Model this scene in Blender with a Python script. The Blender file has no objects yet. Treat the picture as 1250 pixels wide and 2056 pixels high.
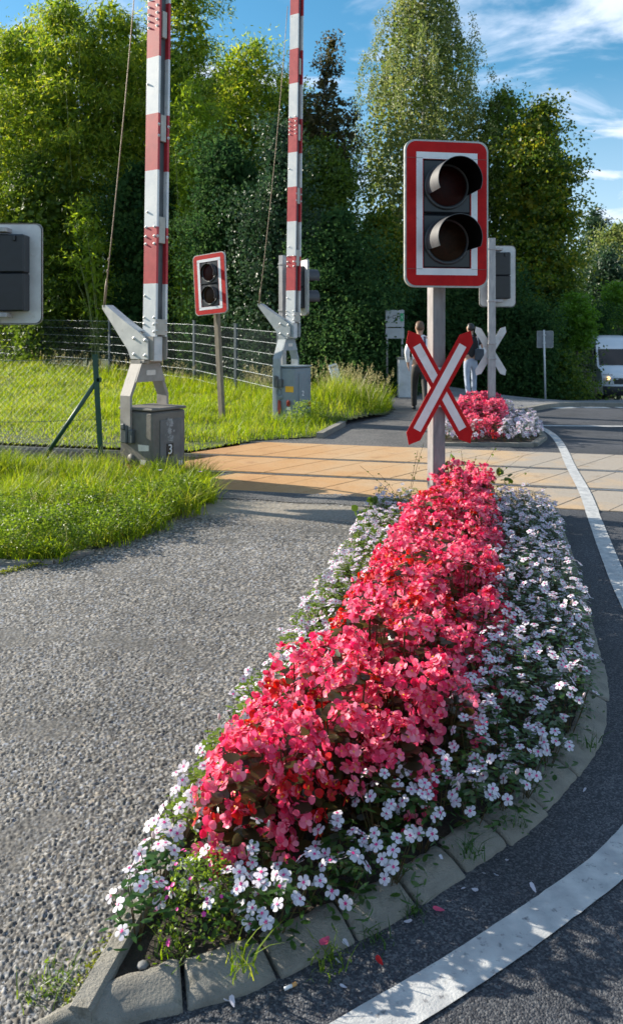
import bpy, bmesh, math, random
import numpy as np
from mathutils import Vector, Matrix
R = math.radians
C = bpy.context.scene.collection
scene = bpy.context.scene
random.seed(7)
rng = np.random.default_rng(11)

# ------------------------------------------------------------------ camera, world, sun, exposure
F, H, YH = 1600.0, 1.55, 670.0            # focal length and horizon in photo pixels, eye height in metres
cam = bpy.data.cameras.new('camera'); cam_o = bpy.data.objects.new('camera', cam); C.objects.link(cam_o)
cam_o.location = (0, 0, H); cam_o.rotation_euler = (R(90), 0, 0)
cam.sensor_fit = 'VERTICAL'; cam.sensor_height = 36; cam.lens = 36 * F / 2056
cam.shift_y = -(1028 - YH) / 2056
cam.clip_start = 0.05; cam.clip_end = 1200
scene.camera = cam_o
cam.dof.use_dof = True; cam.dof.focus_distance = 3.4; cam.dof.aperture_fstop = 6.3
SUN_AZ, SUN_EL = -64.0, 24.5              # azimuth clockwise from +Y, elevation
wd = bpy.data.worlds.new('World'); scene.world = wd; wd.use_nodes = True
def build_world():
    nt = wd.node_tree; nt.nodes.clear(); L = nt.links.new
    out = nt.nodes.new('ShaderNodeOutputWorld'); bg = nt.nodes.new('ShaderNodeBackground')
    sky = nt.nodes.new('ShaderNodeTexSky'); sky.sky_type = 'NISHITA'; sky.sun_disc = False
    sky.sun_elevation = R(SUN_EL); sky.sun_rotation = R(SUN_AZ); sky.air_density = 1.0; sky.dust_density = 0.3; sky.ozone_density = 2.5
    tc = nt.nodes.new('ShaderNodeTexCoord'); sep = nt.nodes.new('ShaderNodeSeparateXYZ'); L(tc.outputs['Generated'], sep.inputs[0])
    add = nt.nodes.new('ShaderNodeMath'); add.operation = 'ADD'; add.inputs[1].default_value = 0.12; L(sep.outputs['Z'], add.inputs[0])
    dx = nt.nodes.new('ShaderNodeMath'); dx.operation = 'DIVIDE'; L(sep.outputs['X'], dx.inputs[0]); L(add.outputs[0], dx.inputs[1])
    dy = nt.nodes.new('ShaderNodeMath'); dy.operation = 'DIVIDE'; L(sep.outputs['Y'], dy.inputs[0]); L(add.outputs[0], dy.inputs[1])
    cmb = nt.nodes.new('ShaderNodeCombineXYZ'); L(dx.outputs[0], cmb.inputs[0]); L(dy.outputs[0], cmb.inputs[1])
    mp = nt.nodes.new('ShaderNodeMapping'); mp.inputs['Scale'].default_value = (0.75, 1.1, 1); mp.inputs['Rotation'].default_value = (0, 0, R(20)); mp.inputs['Location'].default_value = CLOUD_OFF
    L(cmb.outputs[0], mp.inputs[0])
    n1 = nt.nodes.new('ShaderNodeTexNoise'); n1.inputs['Scale'].default_value = 1.9; n1.inputs['Detail'].default_value = 9; n1.inputs['Roughness'].default_value = 0.58; n1.inputs['Distortion'].default_value = 0.7
    L(mp.outputs[0], n1.inputs['Vector'])
    rp = nt.nodes.new('ShaderNodeValToRGB'); rp.color_ramp.elements[0].position = 0.45; rp.color_ramp.elements[1].position = 0.66
    rp.color_ramp.interpolation = 'EASE'
    L(n1.outputs['Fac'], rp.inputs[0])
    hsv = nt.nodes.new('ShaderNodeHueSaturation'); hsv.inputs['Saturation'].default_value = 1.27; hsv.inputs['Value'].default_value = 1.0; hsv.inputs['Hue'].default_value = 0.484; L(sky.outputs[0], hsv.inputs['Color'])
    mix = nt.nodes.new('ShaderNodeMix'); mix.data_type = 'RGBA'; hz = nt.nodes.new('ShaderNodeMapRange'); hz.inputs[1].default_value = .30; hz.inputs[2].default_value = .04; hz.inputs[4].default_value = .55; L(sep.outputs['Z'], hz.inputs[0])
    mxx = nt.nodes.new('ShaderNodeMath'); mxx.operation = 'MAXIMUM'; L(rp.outputs[0], mxx.inputs[0]); L(hz.outputs[0], mxx.inputs[1])
    L(mxx.outputs[0], mix.inputs['Factor']); L(hsv.outputs[0], mix.inputs['A'])
    mix.inputs['B'].default_value = (5.6, 6.3, 7.6, 1)
    L(mix.outputs['Result'], bg.inputs['Color']); bg.inputs['Strength'].default_value = 0.082
    L(bg.outputs[0], out.inputs['Surface'])
CLOUD_OFF = (3.1, 1.7, 0)
build_world()
sl = bpy.data.lights.new('sun', 'SUN'); sl.energy = 5.0; sl.angle = R(0.53); sl.color = (1.0, 0.92, 0.78)
so = bpy.data.objects.new('sun', sl); C.objects.link(so)
_a, _e = R(SUN_AZ), R(SUN_EL)
SUN = Vector((math.sin(_a) * math.cos(_e), math.cos(_a) * math.cos(_e), math.sin(_e)))
so.rotation_euler = SUN.to_track_quat('Z', 'Y').to_euler(); so.location = (-20, 10, 25)
scene.view_settings.view_transform = 'Standard'; scene.view_settings.look = 'None'
scene.view_settings.exposure = 1.1; scene.view_settings.gamma = 1
scene.cycles.max_bounces = 6; scene.cycles.diffuse_bounces = 3; scene.cycles.glossy_bounces = 2
scene.cycles.transmission_bounces = 4; scene.cycles.transparent_max_bounces = 6

# ------------------------------------------------------------------ helpers
def W(x, y, d):                           # photo pixel + distance -> world point
    return Vector((d * (x - 625) / F, d, H - d * (y - YH) / F))
def G(x, y, z=0.0):                       # photo pixel -> point at height z
    d = (H - z) * F / (y - YH)
    return Vector((d * (x - 625) / F, d, z))
def tag(o, label=None, cat=None, group=None, kind=None):
    if label: o['label'] = label
    if cat: o['category'] = cat
    if group: o['group'] = group
    if kind: o['kind'] = kind
    return o
def empty(name, loc=(0, 0, 0), rz=0.0):
    o = bpy.data.objects.new(name, None); C.objects.link(o); o.empty_display_size = 0.1
    o.location = loc; o.rotation_euler = (0, 0, rz); return o
def link(name, me, parent=None, loc=None, rot=None, sc=None):
    o = bpy.data.objects.new(name, me); C.objects.link(o)
    if parent is not None: o.parent = parent
    if loc is not None: o.location = loc
    if rot is not None: o.rotation_euler = rot
    if sc is not None: o.scale = (sc, sc, sc) if not hasattr(sc, '__len__') else sc
    return o
def copy_tree(o, parent=None):
    c = o.copy(); C.objects.link(c); c.parent = parent
    for ch in o.children: copy_tree(ch, c)
    return c
def smoothstep(a, b, x):
    t = np.clip((x - a) / (b - a), 0, 1); return t * t * (3 - 2 * t)
def terr(X, Y):                           # the road falls away behind the crossing on the right
    return -smoothstep(2.5, 7.5, X) * 0.075 * np.maximum(0, Y - 16.5)

class MB:
    """collects shapes; build() links them as ONE mesh object"""
    def __init__(s): s.v = []; s.f = []; s.m = []; s.sm = []; s.M = Matrix.Identity(4)
    def add(s, vs, fs, mi=0, smooth=False):
        b = len(s.v)
        s.v += [tuple(s.M @ Vector(p)) for p in vs]
        for f in fs: s.f.append([b + i for i in f]); s.m.append(mi); s.sm.append(smooth)
    def box(s, c, size, mi=0, rot=None, bev=0.0):
        x, y, z = [q / 2 for q in size]
        if bev > 0:
            b = min(bev, x * .49, y * .49, z * .49)
            pts = []
            for (sx, sy, sz) in [(i, j, k) for i in (-1, 1) for j in (-1, 1) for k in (-1, 1)]:
                pts += [Vector((sx * (x - b), sy * (y - b), sz * z)), Vector((sx * (x - b), sy * y, sz * (z - b))), Vector((sx * x, sy * (y - b), sz * (z - b)))]
            bm = bmesh.new()
            for p in pts: bm.verts.new(p)
            bmesh.ops.convex_hull(bm, input=bm.verts)
            bm.verts.index_update()
            vs = [v.co.copy() for v in bm.verts]; fs = [[v.index for v in f.verts] for f in bm.faces]; bm.free()
        else:
            vs = [Vector((i * x, j * y, k * z)) for i in (-1, 1) for j in (-1, 1) for k in (-1, 1)]
            fs = [(0, 1, 3, 2), (4, 6, 7, 5), (0, 4, 5, 1), (2, 3, 7, 6), (0, 2, 6, 4), (1, 5, 7, 3)]
        if rot is not None: vs = [rot @ v for v in vs]
        s.add([v + Vector(c) for v in vs], fs, mi)
    def prism(s, poly, axis, a, b, mi=0):
        """poly of 2D points extruded along axis from a to b; axis 'x': (y,z)  'y': (x,z)  'z': (x,y)"""
        n = len(poly)
        def P(p, t): return {'x': (t, p[0], p[1]), 'y': (p[0], t, p[1]), 'z': (p[0], p[1], t)}[axis]
        vs = [P(p, a) for p in poly] + [P(p, b) for p in poly]
        fs = [list(range(n))[::-1], [n + i for i in range(n)]] + [(i, (i + 1) % n, n + (i + 1) % n, n + i) for i in range(n)]
        s.add(vs, fs, mi)
    def tube(s, pts, rad, n=8, mi=0, caps=True, smooth=True):
        pts = [Vector(p) for p in pts]; k = len(pts)
        if not hasattr(rad, '__len__'): rad = [rad] * k
        vs, fs = [], []
        up = None
        for i, p in enumerate(pts):
            t = (pts[min(i + 1, k - 1)] - pts[max(i - 1, 0)])
            if t.length < 1e-9: t = Vector((0, 0, 1))
            t.normalize()
            if up is None:
                up = t.orthogonal().normalized()
            else:
                up = (up - t * up.dot(t))
                up = up.normalized() if up.length > 1e-6 else t.orthogonal().normalized()
            w = t.cross(up)
            for j in range(n):
                a = 2 * math.pi * j / n
                vs.append(p + (up * math.cos(a) + w * math.sin(a)) * rad[i])
        for i in range(k - 1):
            for j in range(n):
                fs.append((i * n + j, i * n + (j + 1) % n, (i + 1) * n + (j + 1) % n, (i + 1) * n + j))
        if caps: fs.append(list(range(n))[::-1]); fs.append([(k - 1) * n + j for j in range(n)])
        s.add(vs, fs, mi, smooth)
    def lathe(s, prof, n=24, c=(0, 0, 0), axis='z', mi=0, smooth=True, a0=0.0, a1=2 * math.pi):
        full = abs(a1 - a0 - 2 * math.pi) < 1e-6; m = n if full else n + 1
        vs, fs = [], []
        for (r, t) in prof:
            for j in range(m):
                a = a0 + (a1 - a0) * j / n
                p = (r * math.cos(a), r * math.sin(a), t)
                if axis == 'y': p = (p[0], p[2], p[1])
                if axis == 'x': p = (p[2], p[0], p[1])
                vs.append(Vector(p) + Vector(c))
        for i in range(len(prof) - 1):
            for j in range(n):
                k = (j + 1) % m
                fs.append((i * m + j, i * m + k, (i + 1) * m + k, (i + 1) * m + j))
        s.add(vs, fs, mi, smooth)
    def build(s, name, mats, parent=None, link_it=True):
        me = bpy.data.meshes.new(name); me.from_pydata(s.v, [], s.f)
        for m in (mats if isinstance(mats, (list, tuple)) else [mats]): me.materials.append(m)
        me.polygons.foreach_set('material_index', s.m); me.polygons.foreach_set('use_smooth', s.sm)
        bm = bmesh.new(); bm.from_mesh(me); bmesh.ops.recalc_face_normals(bm, faces=bm.faces); bm.to_mesh(me); bm.free()
        me.update()
        return link(name, me, parent) if link_it else me

def np_mesh(name, V, quads=None, tris=None, mats=(), mi=None, smooth=False):
    me = bpy.data.meshes.new(name)
    quads = np.zeros((0, 4), int) if quads is None else np.asarray(quads); tris = np.zeros((0, 3), int) if tris is None else np.asarray(tris)
    nq, ntr = len(quads), len(tris)
    me.vertices.add(len(V)); me.vertices.foreach_set('co', np.asarray(V, np.float32).ravel())
    me.loops.add(nq * 4 + ntr * 3); me.loops.foreach_set('vertex_index', np.concatenate([quads.ravel(), tris.ravel()]).astype(np.int32))
    me.polygons.add(nq + ntr)
    st = np.concatenate([np.arange(nq) * 4, nq * 4 + np.arange(ntr) * 3]).astype(np.int32)
    me.polygons.foreach_set('loop_start', st)
    if mi is not None: me.polygons.foreach_set('material_index', np.asarray(mi, np.int32))
    me.polygons.foreach_set('use_smooth', np.full(nq + ntr, bool(smooth)))
    for m in mats: me.materials.append(m)
    me.update(calc_edges=True); me.validate(); return me

# ------------------------------------------------------------------ materials
def nodes(name):
    m = bpy.data.materials.new(name); m.use_nodes = True; nt = m.node_tree
    return m, nt, nt.nodes['Principled BSDF'], nt.links.new
def rgb(c): return (c[0], c[1], c[2], 1)
def ramp(nt, stops, src, interp='LINEAR'):
    r = nt.nodes.new('ShaderNodeValToRGB'); r.color_ramp.interpolation = interp
    e = r.color_ramp.elements
    while len(e) < len(stops): e.new(0.5)
    for i, (p, c) in enumerate(stops): e[i].position = p; e[i].color = rgb(c)
    nt.links.new(src, r.inputs[0]); return r
def noise(nt, vec, scale, detail=4, rough=0.55, dist=0.0):
    n = nt.nodes.new('ShaderNodeTexNoise'); n.inputs['Scale'].default_value = scale; n.inputs['Detail'].default_value = detail
    n.inputs['Roughness'].default_value = rough; n.inputs['Distortion'].default_value = dist
    if vec is not None: nt.links.new(vec, n.inputs['Vector'])
    return n
def pm(name, c1, c2=None, scale=6, rough=0.6, bump=0.0, bscale=60, metal=0.0, spec=0.5, detail=5, lo=0.35, hi=0.65, stretch=None, dirt=None, dirt_scale=3, dirt_pos=(0.58, 0.75)):
    m, nt, b, L = nodes(name)
    tc = nt.nodes.new('ShaderNodeTexCoord'); v = tc.outputs['Object']
    if stretch:
        mp = nt.nodes.new('ShaderNodeMapping'); mp.inputs['Scale'].default_value = stretch; L(v, mp.inputs[0]); v = mp.outputs[0]
    n = noise(nt, v, scale, detail)
    r = ramp(nt, [(lo, c1), (hi, c2 or c1)], n.outputs['Fac'])
    col = r.outputs[0]
    if dirt:
        n3 = noise(nt, v, dirt_scale, 8, 0.7); r3 = ramp(nt, [(dirt_pos[0], (0, 0, 0)), (dirt_pos[1], (1, 1, 1))], n3.outputs['Fac'])
        mx = nt.nodes.new('ShaderNodeMix'); mx.data_type = 'RGBA'; L(r3.outputs[0], mx.inputs['Factor']); L(col, mx.inputs['A']); mx.inputs['B'].default_value = rgb(dirt); col = mx.outputs['Result']
    L(col, b.inputs['Base Color'])
    rr = nt.nodes.new('ShaderNodeMapRange'); rr.inputs[3].default_value = max(0, rough - 0.1); rr.inputs[4].default_value = min(1, rough + 0.1); L(n.outputs['Fac'], rr.inputs[0]); L(rr.outputs[0], b.inputs['Roughness'])
    b.inputs['Metallic'].default_value = metal; b.inputs['Specular IOR Level'].default_value = spec
    if bump > 0:
        n2 = noise(nt, tc.outputs['Object'], bscale, 5, 0.6); bp = nt.nodes.new('ShaderNodeBump'); bp.inputs['Strength'].default_value = 1.0; bp.inputs['Distance'].default_value = bump
        L(n2.outputs['Fac'], bp.inputs['Height']); L(bp.outputs[0], b.inputs['Normal'])
    return m
def leafmat(name, cols, trans=0.4, tcol=None, rough=0.45, spec=0.4, cscale=1.2):
    """leaf: colour varies per leaf and per clump; light passes through"""
    m, nt, b, L = nodes(name)
    g = nt.nodes.new('ShaderNodeNewGeometry'); tc = nt.nodes.new('ShaderNodeTexCoord')
    n = noise(nt, tc.outputs['Object'], cscale, 2)
    a = nt.nodes.new('ShaderNodeMath'); a.operation = 'MULTIPLY_ADD'; L(n.outputs['Fac'], a.inputs[0]); a.inputs[1].default_value = 0.9
    s = nt.nodes.new('ShaderNodeMath'); s.operation = 'MULTIPLY_ADD'; L(g.outputs['Random Per Island'], s.inputs[0]); s.inputs[1].default_value = 0.85; s.inputs[2].default_value = -0.37
    L(s.outputs[0], a.inputs[2])
    r = ramp(nt, [(i / (len(cols) - 1), c) for i, c in enumerate(cols)], a.outputs[0])
    L(r.outputs[0], b.inputs['Base Color']); b.inputs['Roughness'].default_value = rough; b.inputs['Specular IOR Level'].default_value = spec
    t = nt.nodes.new('ShaderNodeBsdfTranslucent')
    hs = nt.nodes.new('ShaderNodeHueSaturation'); L(r.outputs[0], hs.inputs['Color']); hs.inputs['Hue'].default_value = 0.488 if tcol is None else tcol[0]; hs.inputs['Saturation'].default_value = 1.05 if tcol is None else tcol[1]; hs.inputs['Value'].default_value = 1.9 if tcol is None else tcol[2]
    L(hs.outputs[0], t.inputs['Color'])
    mx = nt.nodes.new('ShaderNodeMixShader'); mx.inputs[0].default_value = trans
    L(b.outputs[0], mx.inputs[1]); L(t.outputs[0], mx.inputs[2]); L(mx.outputs[0], nt.nodes['Material Output'].inputs['Surface'])
    return m

MT = {}
MT['red'] = pm('sign_red', (0.42, 0.008, 0.010), (0.50, 0.014, 0.014), 14, 0.6, spec=0.15, dirt=(0.30, 0.012, 0.012), dirt_scale=9)
MT['red_boom'] = pm('boom_red', (0.40, 0.022, 0.030), (0.50, 0.035, 0.042), 9, 0.5, dirt=(0.30, 0.04, 0.045), dirt_scale=14, bump=0.0006, bscale=70)
MT['white'] = pm('sign_white', (0.66, 0.67, 0.70), (0.76, 0.76, 0.77), 10, 0.4, dirt=(0.52, 0.52, 0.52), dirt_scale=12)
MT['white_cross'] = pm('cross_white', (0.72, 0.64, 0.63), (0.80, 0.74, 0.72), 10, 0.4, dirt=(0.6, 0.52, 0.5), dirt_scale=14)
MT['white_boom'] = pm('boom_white', (0.58, 0.60, 0.62), (0.72, 0.72, 0.71), 5, 0.5, dirt=(0.42, 0.41, 0.38), dirt_scale=11, bump=0.0008, bscale=50)
MT['rim'] = pm('sign_rim', (0.30, 0.30, 0.29), (0.42, 0.42, 0.40), 20, 0.45, metal=0.5)
MT['galv'] = pm('galvanised_steel', (0.30, 0.29, 0.30), (0.42, 0.41, 0.41), 26, 0.5, metal=0.35, dirt=(0.20, 0.16, 0.13), dirt_scale=5, bump=0.0006, bscale=90, stretch=(1, 1, 0.25), dirt_pos=(0.6, 0.8))
MT['post_dark'] = pm('weathered_galvanised', (0.17, 0.155, 0.155), (0.27, 0.25, 0.25), 20, 0.6, metal=0.15, dirt=(0.12, 0.095, 0.08), dirt_scale=5, bump=0.0006, bscale=90, stretch=(1, 1, 0.3), dirt_pos=(0.55, 0.8))
MT['old_post'] = pm('weathered_post', (0.16, 0.13, 0.09), (0.24, 0.20, 0.15), 14, 0.8, stretch=(3, 3, 0.6), bump=0.002, bscale=60)
MT['alu'] = pm('aluminium_back', (0.50, 0.50, 0.50), (0.62, 0.62, 0.62), 7, 0.5, metal=0.2, dirt=(0.36, 0.35, 0.32), dirt_scale=4)
MT['black'] = pm('black_housing', (0.009, 0.011, 0.015), (0.016, 0.018, 0.024), 12, 0.34, spec=0.45)
MT['visor_out'] = pm('visor_weathered_plastic', (0.010, 0.012, 0.016), (0.018, 0.02, 0.026), 12, 0.52, spec=1.0)
MT['visor_in'] = pm('visor_inside', (0.004, 0.0035, 0.0035), (0.006, 0.005, 0.005), 12, 0.9, spec=0.03)
MT['lens_red'] = pm('red_lens', (0.022, 0.003, 0.003), (0.034, 0.005, 0.004), 40, 0.45, spec=0.12, bump=0.0008, bscale=160)
MT['lens_amber'] = pm('amber_lens', (0.022, 0.009, 0.004), (0.034, 0.014, 0.006), 40, 0.45, spec=0.12, bump=0.0008, bscale=160)
MT['cab_brown'] = pm('cabinet_paint_worn', (0.105, 0.095, 0.082), (0.165, 0.15, 0.13), 6, 0.62, dirt=(0.09, 0.075, 0.06), dirt_scale=5, bump=0.0012, bscale=40)
MT['cab_door'] = pm('cabinet_door_worn', (0.10, 0.10, 0.105), (0.15, 0.15, 0.15), 8, 0.6, dirt=(0.32, 0.31, 0.30), dirt_scale=20, dirt_pos=(0.66, 0.7), bump=0.001, bscale=50)
MT['worn'] = pm('worn_sticker', (0.24, 0.245, 0.255), (0.34, 0.345, 0.35), 30, 0.7, dirt=(0.17, 0.17, 0.17), dirt_scale=22, dirt_pos=(0.5, 0.6))
MT['cab_blue'] = pm('cabinet_paint_grey_blue', (0.16, 0.20, 0.23), (0.21, 0.255, 0.28), 6, 0.55, dirt=(0.12, 0.13, 0.12), dirt_scale=6)
MT['yoke'] = pm('bracket_paint', (0.25, 0.225, 0.20), (0.33, 0.30, 0.27), 7, 0.6, dirt=(0.16, 0.13, 0.10), dirt_scale=8, bump=0.001, bscale=60)
MT['yoke_blue'] = pm('bracket_paint_bluish', (0.24, 0.28, 0.30), (0.32, 0.36, 0.38), 7, 0.55, dirt=(0.2, 0.17, 0.13), dirt_scale=8)
MT['lever'] = pm('lever_steel', (0.42, 0.43, 0.42), (0.54, 0.54, 0.52), 8, 0.5, metal=0.2, dirt=(0.28, 0.25, 0.21), dirt_scale=9)
MT['slot'] = pm('boom_web', (0.07, 0.08, 0.085), (0.12, 0.13, 0.14), 4, 0.5, metal=0.2)
MT['splice'] = pm('splice_plate', (0.36, 0.34, 0.30), (0.46, 0.43, 0.38), 12, 0.55, metal=0.2)
MT['bolt'] = pm('bolt_steel', (0.5, 0.49, 0.47), (0.62, 0.6, 0.58), 30, 0.4, metal=0.5)
MT['handle_red'] = pm('red_handle', (0.33, 0.035, 0.025), (0.42, 0.06, 0.04), 20, 0.55)
MT['yellow'] = pm('yellow_sticker', (0.72, 0.36, 0.01), (0.78, 0.42, 0.02), 30, 0.5)
MT['plate'] = pm('name_plate', (0.60, 0.55, 0.50), (0.70, 0.64, 0.58), 30, 0.5)
MT['ink'] = pm('black_paint', (0.012, 0.012, 0.012), (0.02, 0.02, 0.02), 30, 0.5)
MT['wire'] = pm('steel_wire', (0.16, 0.12, 0.08), (0.26, 0.21, 0.15), 30, 0.6, metal=0.3)
MT['green_post'] = pm('green_coated_steel', (0.008, 0.05, 0.035), (0.016, 0.075, 0.05), 10, 0.42, spec=0.5)
MT['fence'] = pm('fence_grey', (0.05, 0.07, 0.082), (0.08, 0.10, 0.115), 10, 0.45, metal=0.3)
MT['fence_wire'] = pm('fence_wire_grey', (0.16, 0.19, 0.21), (0.24, 0.27, 0.29), 10, 0.4, metal=0.3)
MT['chain'] = pm('green_wire', (0.03, 0.07, 0.045), (0.06, 0.11, 0.07), 10, 0.45)
MT['bark'] = pm('bark', (0.045, 0.036, 0.026), (0.10, 0.08, 0.06), 9, 0.9, bump=0.02, bscale=18, stretch=(3, 3, 0.6))
MT['birch'] = pm('birch_bark', (0.55, 0.53, 0.50), (0.66, 0.64, 0.60), 6, 0.7, dirt=(0.05, 0.045, 0.04), dirt_scale=3.5, stretch=(1, 1, 2.2), dirt_pos=(0.56, 0.62))
MT['bark_dark'] = pm('dark_bark', (0.02, 0.018, 0.014), (0.05, 0.045, 0.035), 9, 0.9, bump=0.01, bscale=18)
MT['culm'] = pm('bamboo_culm', (0.10, 0.14, 0.03), (0.20, 0.22, 0.06), 4, 0.5)
def leafset():
    MT['bamboo'] = leafmat('bamboo_leaf', [(0.03, 0.07, 0.008), (0.10, 0.17, 0.016), (0.22, 0.29, 0.026), (0.36, 0.36, 0.04)], 0.5, cscale=0.9, tcol=(0.493, 1.05, 1.9), rough=.5, spec=.35)
    MT['bamboo_bright'] = leafmat('bright_bamboo_leaf', [(0.09, 0.16, 0.012), (0.17, 0.26, 0.02), (0.27, 0.35, 0.035)], 0.5, cscale=0.8)
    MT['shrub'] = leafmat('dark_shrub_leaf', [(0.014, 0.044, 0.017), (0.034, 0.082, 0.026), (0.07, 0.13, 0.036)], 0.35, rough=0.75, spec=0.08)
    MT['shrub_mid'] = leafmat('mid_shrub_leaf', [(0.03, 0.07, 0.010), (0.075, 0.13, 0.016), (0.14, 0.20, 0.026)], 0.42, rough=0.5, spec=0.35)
    MT['conifer'] = leafmat('conifer_needles', [(0.016, 0.044, 0.022), (0.034, 0.075, 0.034), (0.06, 0.10, 0.04)], 0.25)
    MT['purple'] = leafmat('purple_brown_leaf', [(0.025, 0.035, 0.010), (0.06, 0.055, 0.018), (0.11, 0.085, 0.03)], 0.4)
    MT['birch_leaf'] = leafmat('birch_leaf', [(0.04, 0.072, 0.016), (0.095, 0.14, 0.034), (0.16, 0.20, 0.055), (0.24, 0.25, 0.085)], 0.45, rough=0.45, spec=0.4, cscale=0.5)
    MT['maple'] = leafmat('maple_leaf', [(0.022, 0.055, 0.008), (0.06, 0.12, 0.014), (0.14, 0.19, 0.02), (0.32, 0.28, 0.025)], 0.48, cscale=0.45)
    MT['ball'] = leafmat('ball_tree_leaf', [(0.05, 0.12, 0.012), (0.09, 0.20, 0.018), (0.13, 0.26, 0.025)], 0.45)
    MT['grass'] = leafmat('grass_blade', [(0.075, 0.14, 0.006), (0.15, 0.24, 0.010), (0.24, 0.32, 0.016), (0.36, 0.36, 0.05)], 0.5, cscale=1.5, rough=0.5, spec=0.3, tcol=(0.49, 1.05, 1.5))
    MT['grass_dry'] = leafmat('dry_grass', [(0.26, 0.25, 0.08), (0.40, 0.35, 0.14), (0.52, 0.45, 0.22)], 0.4, tcol=(0.5, 0.9, 1.2))
    MT['clover'] = leafmat('clover_leaf', [(0.06, 0.12, 0.012), (0.11, 0.19, 0.018), (0.18, 0.26, 0.03)], 0.5, tcol=(0.485, 1.05, 1.6))
    MT['begonia_leaf'] = leafmat('begonia_leaf', [(0.018, 0.016, 0.010), (0.035, 0.028, 0.012), (0.05, 0.055, 0.016), (0.085, 0.05, 0.015)], 0.35, rough=0.3, spec=0.5, tcol=(0.47, 1.1, 3.0), cscale=20)
    MT['vinca_leaf'] = leafmat('vinca_leaf', [(0.018, 0.052, 0.012), (0.032, 0.085, 0.018), (0.06, 0.13, 0.024)], 0.38, rough=0.3, spec=0.55, tcol=(0.485, 1.1, 2.4), cscale=15)
    MT['pale_leaf'] = leafmat('pale_bedding_leaf', [(0.08, 0.15, 0.014), (0.15, 0.24, 0.02), (0.25, 0.34, 0.045)], 0.45, rough=0.35, spec=0.5, tcol=(0.49, 1.1, 1.6), cscale=12)
    MT['petal_pink'] = leafmat('begonia_petal', [(0.58, 0.014, 0.070), (0.82, 0.062, 0.175), (0.93, 0.18, 0.31), (0.96, 0.40, 0.49)], 0.45, rough=0.45, spec=0.35, tcol=(0.502, 1.05, 1.1), cscale=6)
    MT['petal_red'] = leafmat('begonia_petal_red', [(0.42, 0.008, 0.012), (0.58, 0.015, 0.018), (0.72, 0.03, 0.04)], 0.45, rough=0.45, spec=0.35, tcol=(0.505, 1.05, 1.2), cscale=6)
    MT['petal_white'] = leafmat('vinca_petal', [(0.58, 0.53, 0.66), (0.68, 0.65, 0.74), (0.78, 0.76, 0.80)], 0.35, rough=0.5, spec=0.3, tcol=(0.5, 1.0, 1.0), cscale=6)
    MT['eye'] = pm('vinca_eye', (0.50, 0.008, 0.15), (0.62, 0.02, 0.22), 60, 0.5)
    MT['stamen'] = pm('yellow_stamen', (0.85, 0.38, 0.01), (0.9, 0.5, 0.03), 60, 0.5)
    MT['bud'] = leafmat('vinca_bud', [(0.62, 0.46, 0.46), (0.72, 0.58, 0.58), (0.76, 0.66, 0.62)], 0.3, tcol=(0.5, 1.0, 1.1))
    MT['stem'] = pm('green_stem', (0.06, 0.07, 0.015), (0.14, 0.06, 0.03), 20, 0.5)
    MT['cuphea'] = pm('tiny_magenta_petal', (0.55, 0.02, 0.22), (0.65, 0.05, 0.3), 60, 0.5)
    MT['moss'] = leafmat('moss', [(0.10, 0.13, 0.01), (0.17, 0.20, 0.015), (0.24, 0.26, 0.03)], 0.3)
    MT['purple_flower'] = pm('mallow_petal', (0.45, 0.25, 0.55), (0.55, 0.35, 0.62), 60, 0.5)
leafset()

def asphalt(name, c_lo, c_mid, c_hi, cell, bump, patch):
    m, nt, b, L = nodes(name)
    tc = nt.nodes.new('ShaderNodeTexCoord'); v = tc.outputs['Object']
    vo = nt.nodes.new('ShaderNodeTexVoronoi'); vo.inputs['Scale'].default_value = 1 / cell; L(v, vo.inputs['Vector'])
    sp = nt.nodes.new('ShaderNodeSeparateColor'); L(vo.outputs['Color'], sp.inputs[0])
    r = ramp(nt, [(0.0, c_lo), (0.55, c_mid), (1.0, c_hi)], sp.outputs[0])
    big = noise(nt, v, 1.3, 6, 0.6); rb = ramp(nt, [(0.35, (0.72, 0.72, 0.72)), (0.68, patch)], big.outputs['Fac'])
    mu = nt.nodes.new('ShaderNodeMix'); mu.data_type = 'RGBA'; mu.blend_type = 'MULTIPLY'; mu.inputs['Factor'].default_value = 1
    L(r.outputs[0], mu.inputs['A']); L(rb.outputs[0], mu.inputs['B']); L(mu.outputs['Result'], b.inputs['Base Color'])
    b.inputs['Roughness'].default_value = 0.8; b.inputs['Specular IOR Level'].default_value = 0.35
    n2 = noise(nt, v, 0.6 / cell, 3, 0.6)
    ad = nt.nodes.new('ShaderNodeMath'); ad.operation = 'SUBTRACT'; L(n2.outputs['Fac'], ad.inputs[0]); L(vo.outputs['Distance'], ad.inputs[1])
    bp = nt.nodes.new('ShaderNodeBump'); bp.inputs['Distance'].default_value = bump; bp.inputs['Strength'].default_value = 1; L(ad.outputs[0], bp.inputs['Height']); L(bp.outputs[0], b.inputs['Normal'])
    return m
MT['road'] = asphalt('road_asphalt', (0.028, 0.030, 0.037), (0.050, 0.054, 0.065), (0.14, 0.142, 0.148), 0.0052, 0.0028, (1.1, 1.1, 1.12))
MT['path_far'] = asphalt('path_asphalt', (0.07, 0.07, 0.073), (0.12, 0.12, 0.122), (0.22, 0.212, 0.205), 0.010, 0.007, (1.15, 1.13, 1.1))
MT['pavement'] = asphalt('pavement_asphalt', (0.13, 0.13, 0.135), (0.19, 0.19, 0.195), (0.28, 0.28, 0.28), 0.012, 0.004, (1.1, 1.1, 1.1))
MT['soil'] = pm('soil', (0.018, 0.013, 0.009), (0.045, 0.034, 0.024), 14, 0.95, bump=0.02, bscale=40)
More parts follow.
